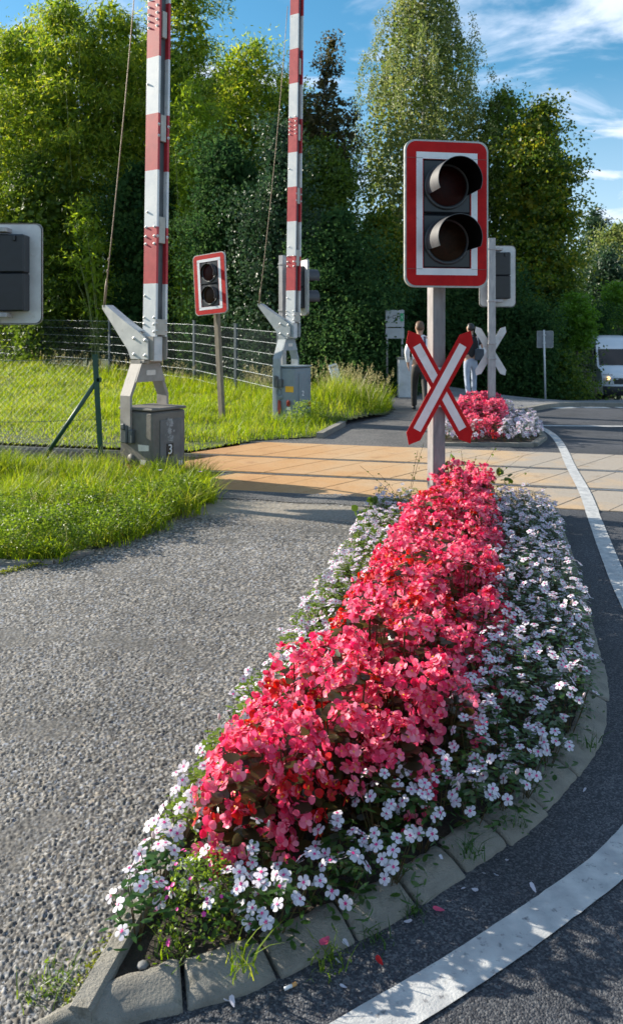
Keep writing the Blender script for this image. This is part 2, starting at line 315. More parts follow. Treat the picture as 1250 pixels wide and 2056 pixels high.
MT['ballast'] = asphalt('ballast', (0.05, 0.045, 0.04), (0.11, 0.10, 0.09), (0.2, 0.18, 0.16), 0.05, 0.04, (1, 0.9, 0.8))
MT['turf'] = pm('turf_soil', (0.030, 0.045, 0.010), (0.07, 0.09, 0.018), 5, 0.95, bump=0.03, bscale=20)
MT['paint'] = pm('road_paint', (0.34, 0.345, 0.35), (0.50, 0.50, 0.49), 14, 0.65, dirt=(0.14, 0.14, 0.15), dirt_scale=34, dirt_pos=(0.57, 0.68), bump=0.002, bscale=160)
MT['kerb'] = pm('kerb_concrete', (0.185, 0.172, 0.148), (0.29, 0.27, 0.23), 9, 0.9, dirt=(0.085, 0.075, 0.05), dirt_scale=9, dirt_pos=(0.54, 0.72), bump=0.0075, bscale=150, detail=8)
MT['steel_rail'] = pm('rail_steel', (0.20, 0.19, 0.19), (0.32, 0.31, 0.31), 20, 0.35, metal=0.7)
MT['sand'] = pm('sandy_asphalt', (0.17, 0.16, 0.14), (0.30, 0.265, 0.21), 5, 0.9, bump=0.006, bscale=120, detail=8)
def panel_mat():
    m, nt, b, L = nodes('crossing_concrete')
    g = nt.nodes.new('ShaderNodeNewGeometry'); v = g.outputs['Position']
    sx = nt.nodes.new('ShaderNodeSeparateXYZ'); L(v, sx.inputs[0])
    n = noise(nt, v, 1.4, 6, 0.6)
    a = nt.nodes.new('ShaderNodeMath'); a.operation = 'MULTIPLY_ADD'; L(sx.outputs[0], a.inputs[0]); a.inputs[1].default_value = 0.175; a.inputs[2].default_value = 0.0
    ad = nt.nodes.new('ShaderNodeMath'); ad.operation = 'ADD'; L(a.outputs[0], ad.inputs[0]); L(n.outputs['Fac'], ad.inputs[1])
    r = ramp(nt, [(0.0, (0.33, 0.155, 0.055)), (0.42, (0.44, 0.245, 0.10)), (0.8, (0.44, 0.31, 0.185)), (1.0, (0.32, 0.28, 0.235))], ad.outputs[0])
    f = noise(nt, v, 60, 6, 0.7); rf = ramp(nt, [(0.3, (0.82, 0.80, 0.78)), (0.7, (1.12, 1.12, 1.12))], f.outputs['Fac'])
    mu = nt.nodes.new('ShaderNodeMix'); mu.data_type = 'RGBA'; mu.blend_type = 'MULTIPLY'; mu.inputs['Factor'].default_value = 1
    L(r.outputs[0], mu.inputs['A']); L(rf.outputs[0], mu.inputs['B'])
    st = noise(nt, v, 3.2, 9, 0.72); rs = ramp(nt, [(0.56, (1, 1, 1)), (0.74, (.62, .52, .42))], st.outputs['Fac'])
    m2 = nt.nodes.new('ShaderNodeMix'); m2.data_type = 'RGBA'; m2.blend_type = 'MULTIPLY'; m2.inputs['Factor'].default_value = 1; L(mu.outputs['Result'], m2.inputs['A']); L(rs.outputs[0], m2.inputs['B'])
    L(m2.outputs['Result'], b.inputs['Base Color']); b.inputs['Roughness'].default_value = 0.85
    bp = nt.nodes.new('ShaderNodeBump'); bp.inputs['Distance'].default_value = 0.003; L(f.outputs['Fac'], bp.inputs['Height']); L(bp.outputs[0], b.inputs['Normal'])
    return m
MT['panel'] = panel_mat()

# ------------------------------------------------------------------ the setting: ground, road, paths, crossing
def flat(name, poly, z, mat, kind='structure', tz=True):
    bm = bmesh.new()
    vs = [bm.verts.new((x, y, z)) for x, y in poly]
    f = bm.faces.new(vs)
    bmesh.ops.triangulate(bm, faces=[f])
    bmesh.ops.recalc_face_normals(bm, faces=bm.faces)
    if bm.faces and sum(f.normal.z for f in bm.faces) < 0: bmesh.ops.reverse_faces(bm, faces=bm.faces)
    if tz:
        for it in range(3): bmesh.ops.subdivide_edges(bm, edges=[e for e in bm.edges if e.calc_length() > 1.2], cuts=1, use_grid_fill=True)
        bmesh.ops.triangulate(bm, faces=bm.faces)
        for v in bm.verts: v.co.z = z + float(terr(v.co.x, v.co.y))
    me = bpy.data.meshes.new(name); bm.to_mesh(me); bm.free(); me.materials.append(mat)
    return tag(link(name, me), kind=kind)
def grid(name, xs, ys, zf, mat, keep=None):
    X, Y = np.meshgrid(xs, ys); Z = zf(X, Y)
    V = np.stack([X, Y, Z], -1).reshape(-1, 3); nx = len(xs)
    i, j = np.meshgrid(np.arange(len(xs) - 1), np.arange(len(ys) - 1)); k = (j * nx + i).ravel()
    Q = np.stack([k, k + 1, k + nx + 1, k + nx], -1)
    if keep is not None:
        c = V[Q].mean(1); Q = Q[keep(c[:, 0], c[:, 1])]
    return tag(link(name, np_mesh(name, V, Q, mats=[mat])), kind='structure')
def pts_in(poly, P):
    P = np.asarray(P); x, y = P[:, 0], P[:, 1]; c = np.zeros(len(P), bool); n = len(poly)
    for i in range(n):
        x1, y1 = poly[i]; x2, y2 = poly[(i + 1) % n]
        if y1 == y2: continue
        c ^= ((y1 > y) != (y2 > y)) & (x < (x2 - x1) * (y - y1) / (y2 - y1) + x1)
    return c
def resample(pts, step):
    P = np.array(pts, float); s = np.concatenate([[0], np.cumsum(np.linalg.norm(np.diff(P, axis=0), axis=1))])
    t = np.arange(0, s[-1] + 1e-6, step)
    return np.stack([np.interp(t, s, P[:, k]) for k in range(P.shape[1])], -1)
def smooth_line(pts, it=2):
    P = [np.array(p, float) for p in pts]
    for _ in range(it):
        Q = [P[0]]
        for a, b in zip(P[:-1], P[1:]): Q += [a * .75 + b * .25, a * .25 + b * .75]
        Q.append(P[-1]); P = Q
    return np.array(P)

EDGE_L = smooth_line([(-.515, 1.77), (-.44, 2.15), (-.37, 2.6), (-.28, 3.07), (-.04, 4.0), (.12, 4.77), (.28, 5.46), (.48, 6.6), (.60, 7.2)])
KERB = smooth_line([(-.64, 1.635), (-.52, 1.72), (-.408, 1.786), (-.169, 1.844), (.039, 1.985), (.155, 2.05), (.273, 2.143), (.455, 2.29), (.636, 2.44), (.80, 2.61), (1.01, 2.88), (1.16, 3.11), (1.285, 3.46), (1.427, 3.94), (1.63, 4.77), (1.81, 5.51), (2.08, 6.70), (2.126, 6.9)])
def edge_x(y): return np.interp(y, EDGE_L[:, 1], EDGE_L[:, 0])
U2 = np.array([.9666, -.2562]); J2 = np.array([.65, .76])           # along the rails, along the panel joints

gx = np.concatenate([np.linspace(-300, -30, 12), np.linspace(-25, 30, 56), np.linspace(40, 300, 12)])
gy = np.concatenate([np.linspace(-60, 0, 5), np.linspace(1, 50, 50), np.linspace(60, 500, 14)])
grid('ground', gx, gy, lambda X, Y: terr(X, Y) - .22, MT['turf'])
grid('road', np.linspace(-6.0, 40, 93), np.linspace(.2, 50, 101), lambda X, Y: terr(X, Y), MT['road'], keep=lambda x, y: (x > -1.0) | (y < 5.2) | ((y < 7.2) & (x > -1.7)))
tag(flat('track_bed', [(-30, 15.4), (-1.2, 8.35), (-.5, 8.4), (-.5, 10.3), (-.9, 10.5), (-30, 18.1)], -.12, MT['ballast'], tz=False), kind='structure')
flat('far_path', [(-1.0, 11.4), (2.7, 10.4), (2.75, 12.0), (3.0, 15.2), (3.4, 17), (3.5, 26), (-1, 26)], .006, MT['path_far'])
# the sunlit near footpath: coarse washed-out stones stand proud of it, so it is really displaced
def near_path():
    us = np.concatenate([np.arange(-1.15, -.47, .007), np.arange(-.47, .13, .0016)]); ds = np.exp(np.arange(math.log(1.62), math.log(7.66), .0021))
    U, D = np.meshgrid(us, ds); X = U * D; Y = D.copy()
    cell = .0084; r2 = np.random.default_rng(3)
    N = 1 << 16
    ox, oy, hh, cc, rr = [r2.random(N) for _ in range(5)]
    gxx = np.floor(X / cell).astype(np.int64); gyy = np.floor(Y / cell).astype(np.int64)
    best = np.full(X.shape, 9.0); bid = np.zeros(X.shape, np.int64)
    for a in (-1, 0, 1):
        for b in (-1, 0, 1):
            ix, iy = gxx + a, gyy + b; idx = (ix * 73856093 ^ iy * 19349663) & (N - 1)
            dx = (ix + .15 + .7 * ox[idx]) - X / cell; dy = (iy + .15 + .7 * oy[idx]) - Y / cell
            d = np.sqrt(dx * dx + (dy * (0.8 + .5 * rr[idx])) ** 2) / (.62 + .5 * rr[idx])
            m = d < best; best = np.where(m, d, best); bid = np.where(m, idx, bid)
    def lowf(x, y, s, sd):                                            # smooth value noise
        rr_ = np.random.default_rng(sd).random((64, 64)); fx, fy = x / s, y / s
        i, j = np.floor(fx).astype(int), np.floor(fy).astype(int); u, v = fx - i, fy - j; u = u * u * (3 - 2 * u); v = v * v * (3 - 2 * v)
        g = lambda a, b: rr_[(i + a) % 64, (j + b) % 64]
        return (g(0, 0) * (1 - u) + g(1, 0) * u) * (1 - v) + (g(0, 1) * (1 - u) + g(1, 1) * u) * v
    lo = .55 * lowf(X, Y, .31, 1) + .3 * lowf(X, Y, .12, 2) + .15 * lowf(X, Y, .05, 4)
    fine = .65 * smoothstep(.60, .80, lo)                                    # smoother mortar patches
    amp = (.0018 + .0052 * hh[bid]) * (1 - .75 * fine)
    Z = .008 + amp * np.sqrt(np.clip(1 - best ** 2, 0, 1)) + .006 * (lowf(X, Y, .5, 5) - .5) + .0012 * lowf(X, Y, .012, 6)
    cell2 = .0044; g2x = np.floor(X / cell2).astype(np.int64); g2y = np.floor(Y / cell2).astype(np.int64); b2 = np.full(X.shape, 9.0); i2 = np.zeros(X.shape, np.int64)
    for a in (-1, 0, 1):
        for b in (-1, 0, 1):
            ix, iy = g2x + a, g2y + b; idx = (ix * 83492791 ^ iy * 29986577) & (N - 1)
            d = np.sqrt(((ix + ox[idx]) - X / cell2) ** 2 + ((iy + oy[idx]) - Y / cell2) ** 2) / (.5 + .4 * rr[idx]); m = d < b2; b2 = np.where(m, d, b2); i2 = np.where(m, idx, i2)
    Zb = .008 + (.0008 + .003 * hh[i2]) * (1 - .75 * fine) * np.sqrt(np.clip(1 - b2 ** 2, 0, 1)) + .006 * (lowf(X, Y, .5, 5) - .5)
    sunk = cc[(bid * 13 + 5) & (N - 1)] < .55
    use2 = sunk | (Zb > Z); Z = np.where(use2, Zb, Z); best = np.where(use2, b2, best); bid = np.where(use2, i2, bid)
    stone = np.clip(1 - best, 0, 1) ** .5
    c = cc[bid]; h3 = hh[(bid * 7 + 3) & (N - 1)]
    base = np.stack([.026 + 0 * c, .025 + 0 * c, .024 + 0 * c], -1)
    g = (.050 + .30 * c ** 2.3)[..., None]
    tint = np.where((h3 > .84)[..., None], np.array([1.16, 1.0, .80]), np.where((h3 < .2)[..., None], np.array([.92, .98, 1.10]), np.array([1.06, 1.0, .92])))
    stc = g * tint
    k = np.clip(stone * 1.8, 0, 1)[..., None]
    col = base * (1 - k) + stc * k
    mort = np.array([.085, .080, .073]) * (0.75 + .5 * lowf(X, Y, .02, 8))[..., None]
    col = col * (1 - fine[..., None] * .85) + mort * fine[..., None] * .85
    col *= (.74 + .34 * lowf(X, Y, .8, 9) + .22 * lowf(X, Y, .19, 12))[..., None]
    # trodden sand towards the crossing
    sd = (smoothstep(6.3, 6.75, Y + .25 * X + .25 * (lo - .5)) * (1 - smoothstep(7.1, 7.25, Y + .25 * X)))[..., None] * .7
    col = col * (1 - sd) + np.array([.30, .26, .205]) * sd
    V = np.stack([X, Y, Z], -1).reshape(-1, 3); nx = len(us)
    i, j = np.meshgrid(np.arange(len(us) - 1), np.arange(len(ds) - 1)); q = (j * nx + i).ravel()
    Q = np.stack([q, q + 1, q + nx + 1, q + nx], -1)
    cx, cy = V[Q[:, 0], 0], V[Q[:, 0], 1]
    Q = Q[np.where(cy < 1.76, cx < -.60, cx < edge_x(cy) + .02)]
    me = np_mesh('footpath', V, Q, mats=[], smooth=True)
    if len(me.vertices) == len(V):
        ca = me.color_attributes.new('stone', 'FLOAT_COLOR', 'POINT')
        ca.data.foreach_set('color', np.concatenate([col.reshape(-1, 3), np.ones((len(V), 1))], 1).astype(np.float32).ravel())
    m, nt, b, L = nodes('footpath_washed_asphalt')
    at = nt.nodes.new('ShaderNodeAttribute'); at.attribute_name = 'stone'; L(at.outputs['Color'], b.inputs['Base Color'])
    b.inputs['Roughness'].default_value = .72; b.inputs['Specular IOR Level'].default_value = .4
    me.materials.append(m)
    tag(link('footpath', me), kind='structure')
near_path()
# smoother asphalt strip along the panels
P0 = np.array([0, 7.62])
strip_near = [P0 + U2 * s + np.array([0, -.004]) for s in (-1.6, .75)] + [P0 + U2 * s + np.array([0, -.40 + .03 * math.sin(9 * s)]) for s in np.linspace(.75, -1.6, 14)]
flat('path_strip', [tuple(p) for p in strip_near], .0175, MT['path_far'], tz=False)
# far pavement with its kerb
pk = smooth_line([(3.05, 15.0), (4.1, 15.6), (4.9, 16.7), (5.6, 17.5), (6.6, 18.2), (9, 19.2), (16, 21.5)])
flat('pavement', [(x, y) for x, y in pk] + [(16, 27), (3.0, 27)], .10, MT['pavement'])
def far_kerb():
    mb = MB()
    for a, b in zip(pk[:-1], pk[1:]):
        z0, z1 = float(terr(a[0], a[1])), float(terr(b[0], b[1])); n = np.array([b[1] - a[1], a[0] - b[0]]); n = n / np.linalg.norm(n)
        o = a + n * .10; p = b + n * .10
        mb.add([(a[0], a[1], z0 + .102), (b[0], b[1], z1 + .102), (p[0], p[1], z1 + .095), (o[0], o[1], z0 + .095), (o[0], o[1], z0 - .05), (p[0], p[1], z1 - .05)], [(0, 3, 2, 1), (3, 4, 5, 2)])
    tag(mb.build('pavement_kerb', MT['kerb']), kind='structure')
far_kerb()

# painted lines
def strip(name, line, w, z, label, mat=None):
    P = resample(line, .03); T = np.gradient(P[:, :2], axis=0); T /= np.linalg.norm(T, axis=1)[:, None]; N = np.stack([-T[:, 1], T[:, 0]], -1)
    ww = (w / 2) * (1 + .012 * rng.standard_normal(len(P)))
    zz = z(P[:, 0], P[:, 1]) if callable(z) else np.full(len(P), z)
    A = np.concatenate([P[:, :2] + N * ww[:, None], zz[:, None]], 1); B = np.concatenate([P[:, :2] - N * ww[:, None], zz[:, None]], 1)
    n = len(P); V = np.concatenate([A, B]); q = np.arange(n - 1); Q = np.stack([q, n + q, n + q + 1, q + 1], -1)
    return tag(link(name, np_mesh(name, V, Q, mats=[mat or MT['paint']])), label, 'road marking', kind='structure')
def crossing_z(X, Y):
    e = Y + .265 * X
    return .005 + .0115 * (smoothstep(7.54, 7.60, e) * (1 - smoothstep(11.18, 11.24, e)))
LINE = smooth_line([(3.78, 13.3), (3.72, 12.3), (3.43, 10.9), (3.02, 9.35), (2.68, 7.85), (2.40, 6.8), (2.08, 5.6), (1.86, 4.75), (1.70, 4.0), (1.56, 3.3), (1.26, 2.75), (.925, 2.36), (.668, 2.158), (.39, 1.95), (.141, 1.785), (-.13, 1.61)], 3)
strip('road_edge_line', LINE, .110, crossing_z, 'curved white edge line sweeping round the flower bed and over the crossing')
strip('road_line', [(3.8, 13.42), (9.0, 13.0)], .16, .005, 'thin white line across the road beyond the crossing')
for i, (x0, y0, x1, y1) in enumerate([(5.0, 16.55, 5.7, 17.1), (5.75, 16.9, 6.35, 17.0), (6.55, 17.1, 7.4, 17.2)]):
    strip('lane_marking', [(x0, y0), (x1, y1)], .3 if i != 1 else .34, lambda X, Y: terr(X, Y) + .006, 'short white marking on the far road by the corner')

# crossing panels and rails
def panels():
    rows = [(7.63, 8.586, -1.55, 'of the near row', 'front'), (8.724, 9.768, -1.95, 'of the row between the rails', 'middle'), (9.900, 11.16, -1.62, 'of the row beyond the rails', 'back')]
    ords = ['first', 'second', 'third', 'fourth', 'fifth', 'sixth', 'seventh', 'eighth', 'ninth', 'tenth', 'eleventh', 'twelfth', 'thirteenth', 'fourteenth', 'fifteenth', 'sixteenth', 'seventeenth', 'eighteenth', 'nineteenth', 'twentieth']
    for ri, (ya, yb, s0, where, row) in enumerate(rows):
        t = (yb - ya) / (J2[1] + .265 * J2[0])
        for k in range(16 if ri else 15):
            g = .004
            a0 = np.array([0, ya]) + U2 * (s0 + .47 * k + g); a1 = np.array([0, ya]) + U2 * (s0 + .47 * (k + 1) - g)
            b0 = a0 + J2 * t; b1 = a1 + J2 * t
            dz = random.uniform(-.0015, .0015)
            mb = MB(); e = .006
            q = [a0, a1, b1, b0]; c = sum(q) / 4
            inn = [p + (c - p) / np.linalg.norm(c - p) * e * 1.4 for p in q]
            vs = [(p[0], p[1], -.12) for p in q] + [(p[0], p[1], .006 + dz) for p in q] + [(p[0], p[1], .011 + dz) for p in inn]
            fs = [(8, 9, 10, 11)] + [(i, (i + 1) % 4, 4 + (i + 1) % 4, 4 + i) for i in range(4)] + [(4 + i, 4 + (i + 1) % 4, 8 + (i + 1) % 4, 8 + i) for i in range(4)]
            mb.add(vs, fs)
            o = mb.build('crossing_slab', MT['panel'])
            hue = 'rusty orange' if k < 5 else ('sandy' if k < 9 else 'greyish')
            tag(o, f'{hue} concrete crossing slab {where}, {ords[k]} from the grassy end', 'crossing slab', 'concrete slabs of the level crossing')
panels()
for yc, lab in ((8.65, 'steel rail of the track nearer the flower bed'), (9.83, 'steel rail of the track farther from the flower bed')):
    mb = MB()
    prof = [(-.033, .009), (.033, .009), (.035, -.03), (.012, -.04), (.012, -.115), (.06, -.13), (-.06, -.13), (-.012, -.115), (-.012, -.04), (-.035, -.03)]
    nn = np.array([.2562, .9666]); a = np.array([0, yc]) + U2 * -14; b = np.array([0, yc]) + U2 * 14
    vs = [(p[0] + nn[0] * w, p[1] + nn[1] * w, z) for p in (a, b) for w, z in prof]
    n = len(prof); mb.add(vs, [list(range(n)), [n + i for i in range(n)][::-1]] + [(i, (i + 1) % n, n + (i + 1) % n, n + i) for i in range(n)])
    tag(mb.build('rail', MT['steel_rail']), lab, 'rail')

# kerb stones round the flower bed
def kerb_stones():
    P = resample(KERB, .012); s = np.arange(len(P)) * .012
    T = np.gradient(P, axis=0); T /= np.linalg.norm(T, axis=1)[:, None]; N = np.stack([-T[:, 1], T[:, 0]], -1)
    cuts = [0]
    lens = [.40, .235, .225, .215, .20, .20, .23, .27, .30, .36, .40, .45, .5, .5, .5, .5, .5, .5]
    for l in lens:
        if cuts[-1] + l < s[-1] - .15: cuts.append(cuts[-1] + l)
    cuts.append(s[-1])
    prof = [(.0, -.06), (.0, .007), (.006, .013), (.026, .022), (.048, .030), (.060, .0355), (.070, .0385), (.092, .041), (.108, .040), (.113, .036), (.115, -.06)]
    names = ['pointed front', 'second', 'third', 'fourth', 'fifth', 'sixth', 'seventh', 'eighth', 'ninth', 'tenth', 'eleventh', 'twelfth', 'thirteenth', 'fourteenth', 'fifteenth', 'sixteenth', 'seventeenth', 'eighteenth', 'nineteenth', 'twentieth']
    r = random.Random(5)
    for k in range(len(cuts) - 1):
        g = .0025 + .0035 * r.random()
        a, b = cuts[k] + g, cuts[k + 1] - g; m = max(5, int((b - a) / .03))
        off = r.uniform(-.006, .007); dz = r.uniform(-.004, .004); tilt = r.uniform(-.012, .012)
        mb = MB(); vs = []
        ts = [a, a + .004, a + .010] + list(np.linspace(a + .022, b - .022, m)) + [b - .010, b - .004, b]
        for ti, t in enumerate(ts):
            e = min(t - a, b - t); rd = .0 if e > .011 else (.010 if e < .001 else (.004 if e < .005 else .001))
            p = np.array([np.interp(t, s, P[:, 0]), np.interp(t, s, P[:, 1])]); n = np.array([np.interp(t, s, N[:, 0]), np.interp(t, s, N[:, 1])])
            if k == 0: n = n * .97
            for (w, z) in prof:
                jit = (r.gauss(0, .0011) + .0028 * math.sin(t * 61 + w * 90 + k * 2.3) * math.sin(t * 23 + k)) if z > 0 else 0
                w2 = (off + .057 + (w - .057) * (1 - rd * 4) + jit) * (1 if k else min(1, .5 + 1.3 * t))
                z2 = z - (rd if z > .0 else 0) + dz + tilt * (t - a) + jit
                q = p + n * w2; vs.append((q[0], q[1], z2))
        np_ = len(prof); kk = len(ts)
        fs = [(i * np_ + j, i * np_ + j + 1, (i + 1) * np_ + j + 1, (i + 1) * np_ + j) for i in range(kk - 1) for j in range(np_ - 1)]
        fs += [list(range(np_)), [(kk - 1) * np_ + j for j in range(np_)][::-1]]
        mb.add(vs, fs, 0, True)
        o = mb.build('kerb_stone', MT['kerb'])
        o.data.polygons.foreach_set('use_smooth', [len(p.vertices) == 4 for p in o.data.polygons])
        tag(o, ('worn concrete kerb stone ending in the point at the front tip of the bed' if k == 0 else f'worn concrete kerb stone on the road side, {names[k]} from the pointed front tip'), 'kerb stone', 'kerb stones along the flower bed')
kerb_stones()
def edging():
    mb = MB(); P = resample(EDGE_L, .05); T = np.gradient(P, axis=0); T /= np.linalg.norm(T, axis=1)[:, None]; N = np.stack([-T[:, 1], T[:, 0]], -1)
    prof = [(.030, -.05), (.028, .045), (.020, .056), (-.020, .056), (-.028, .045), (-.030, -.05)]
    r = random.Random(2); vs = []
    for p, n in zip(P, N):
        for w, z in prof: q = p + n * (w + r.gauss(0, .001)); vs.append((q[0], q[1], z + r.gauss(0, .0012)))
    k = len(prof); m = len(P)
    mb.add(vs, [(i * k + j, i * k + j + 1, (i + 1) * k + j + 1, (i + 1) * k + j) for i in range(m - 1) for j in range(k - 1)] + [list(range(k)), [(m - 1) * k + j for j in range(k)][::-1]])
    tag(mb.build('edging_stone', MT['kerb']), 'thin straight concrete edging stone between footpath and flower bed', 'edging stone')
edging()
KIN = [(p[0] + n[0] * .10, p[1] + n[1] * .10) for p, n in zip(resample(KERB, .1), (lambda T: np.stack([-T[:, 1], T[:, 0]], -1) / np.linalg.norm(T, axis=1)[:, None])(np.gradient(resample(KERB, .1), axis=0)))]
BED = [tuple(p) for p in resample(EDGE_L, .15)] + [(p[0], p[1]) for p in KIN[::-1] if p[0] > -.42]
flat('bed_soil', BED, .032, MT['soil'], tz=False)
BED2 = [(1.78, 11.05), (3.02, 11.0), (3.35, 11.7), (3.62, 13.2), (3.5, 14.7), (2.75, 14.7), (2.2, 12.6)]
flat('far_bed_soil', BED2, .05, MT['soil'], tz=False)
def bed2_kerb():
    mb = MB(); n = len(BED2)
    for i in range(n):
        a = np.array(BED2[i]); b = np.array(BED2[(i + 1) % n]); d = (b - a) / np.linalg.norm(b - a); nn = np.array([d[1], -d[0]])
        q = [a - d * .02, b + d * .02, b + nn * .10 + d * .02, a + nn * .10 - d * .02]
        h = .05 + .001 * i
        mb.add([(p[0], p[1], -.03) for p in q] + [(p[0], p[1], h) for p in q], [(4, 5, 6, 7), (0, 1, 5, 4), (1, 2, 6, 5), (2, 3, 7, 6), (3, 0, 4, 7)])
    tag(mb.build('far_bed_kerb', MT['kerb']), 'low concrete kerb round the small flower bed beyond the crossing', 'kerb')
bed2_kerb()

# turf under the verges, and the stone edge of the near verge
VERGE = [(-2.6, 5.32), (-2.1, 5.36), (-1.73, 5.39), (-1.42, 5.9), (-1.2, 6.5), (-.90, 7.35), (-1.02, 7.75), (-1.30, 8.2), (-1.42, 8.62), (-2.4, 8.95), (-6, 9.9), (-6, 5.3)]
flat('verge', VERGE, .02, MT['turf'], tz=False)
FAR = [(-1.55, 10.45), (-.82, 11.5), (.10, 11.85), (.52, 13.35), (1.40, 14.9), (1.75, 16.6), (1.45, 19), (-.4, 18), (-1.85, 20.2), (-3.23, 22.7), (-6.45, 26.2), (-10.1, 29.2), (-16, 33), (-16, 14.4)]
def far_verge():
    xs = np.linspace(-16, 2, 181); ys = np.linspace(10, 34, 301)
    def zf(X, Y): return .02 + far_z(X, Y)
    grid('far_verge', xs, ys, zf, MT['turf'], keep=lambda x, y: pts_in(FAR, np.stack([x, y], -1)))
def far_z(X, Y):                       # gentle mound right of the second barrier, rise towards the fence on the left
    m = .30 * np.exp(-(((X - .55) / .55) ** 2 + ((Y - 15.6) / 1.6) ** 2))
    return m + .25 * smoothstep(-2, -10, X) * smoothstep(16, 27, Y)
far_verge()
def verge_edge():
    mb = MB(); P = resample([(-2.6, 5.29), (-2.1, 5.31), (-1.74, 5.33), (-1.60, 5.53), (-1.52, 5.67)], .08)
    r = random.Random(8)
    for a, b in zip(P[:-1], P[1:]):
        d = (b - a) / np.linalg.norm(b - a); nn = np.array([-d[1], d[0]]) * .035; h = .035 + r.uniform(-.004, .004)
        q = [a - nn, b - nn, b + nn, a + nn]
        mb.add([(p[0], p[1], -.02) for p in q] + [(p[0], p[1], h) for p in q], [(4, 5, 6, 7), (0, 1, 5, 4), (2, 3, 7, 6), (1, 2, 6, 5), (3, 0, 4, 7)])
    tag(mb.build('verge_edging', MT['kerb']), 'low stone edging along the near grass verge', 'edging stone')
    mb2 = MB(); P = resample([(.12, 11.75), (.34, 12.6), (.56, 13.45)], .2)
    for a, b in zip(P[:-1], P[1:]):
        d = (b - a) / np.linalg.norm(b - a); nn = np.array([-d[1], d[0]]) * .05
        q = [a - nn, b - nn, b + nn, a + nn]
        mb2.add([(p[0], p[1], -.02) for p in q] + [(p[0], p[1], .09) for p in q], [(4, 5, 6, 7), (0, 1, 5, 4), (2, 3, 7, 6), (1, 2, 6, 5), (3, 0, 4, 7)])
    tag(mb2.build('verge_edging', MT['kerb']), 'pale stone edging beside the path at the foot of barrier cabinet 2', 'edging stone')
verge_edge()
flat('side_path', [(-3.2, 4.2), (-2.15, 4.92), (-1.76, 5.34), (-3.2, 5.28)], .015, MT['pavement'], tz=False)

# ------------------------------------------------------------------ signals
def rrect(w, h, r, n=6):
    pts = []
    for cx, cy, a0 in ((w / 2 - r, h / 2 - r, 0), (-w / 2 + r, h / 2 - r, 90), (-w / 2 + r, -h / 2 + r, 180), (w / 2 - r, -h / 2 + r, 270)):
        for i in range(n + 1): a = R(a0 + 90 * i / n); pts.append((cx + r * math.cos(a), cy + r * math.sin(a)))
    return pts
def ring_face(mb, outer, hole_w, hole_h, y, thick, mi):
    """flat frame: rounded outline with a rectangular hole, facing -Y"""
    n = len(outer); inner = []
    for (x, z) in outer:
        k = min(hole_w / 2 / max(abs(x), 1e-6), hole_h / 2 / max(abs(z), 1e-6)); inner.append((x * k, z * k))
    # keep the hole's corners square
    for cx in (-1, 1):
        for cz in (-1, 1):
            j = min(range(n), key=lambda i: (inner[i][0] - cx * hole_w / 2) ** 2 + (inner[i][1] - cz * hole_h / 2) ** 2); inner[j] = (cx * hole_w / 2, cz * hole_h / 2)
    vs = [(x, y, z) for x, z in outer] + [(x, y, z) for x, z in inner] + [(x, y + thick, z) for x, z in outer] + [(x, y + thick, z) for x, z in inner]
    fs = []
    for i in range(n):
        j = (i + 1) % n
        fs += [(i, j, n + j, n + i), (i, 2 * n + i, 2 * n + j, j), (n + i, n + j, 3 * n + j, 3 * n + i)]
    mb.add(vs, fs, mi)
def cross_arm(mb, ang, y, mi_red, mi_white, L=.985, w=.123):
    ca, sa = math.cos(ang), math.sin(ang)
    def P(u, v): return (u * ca - v * sa, u * sa + v * ca)
    h = L / 2; s = h - .072
    poly = [P(s, -w / 2), P(h, 0), P(s, w / 2), P(-s, w / 2), P(-h, 0), P(-s, -w / 2)]
    mb.prism(poly, 'y', y, y + .004, mi_red)
    e = s - .055; q = .031
    mb.prism([P(e, -q), P(e, q), P(-e, q), P(-e, -q)], 'y', y - .0015, y - .0002, mi_white)
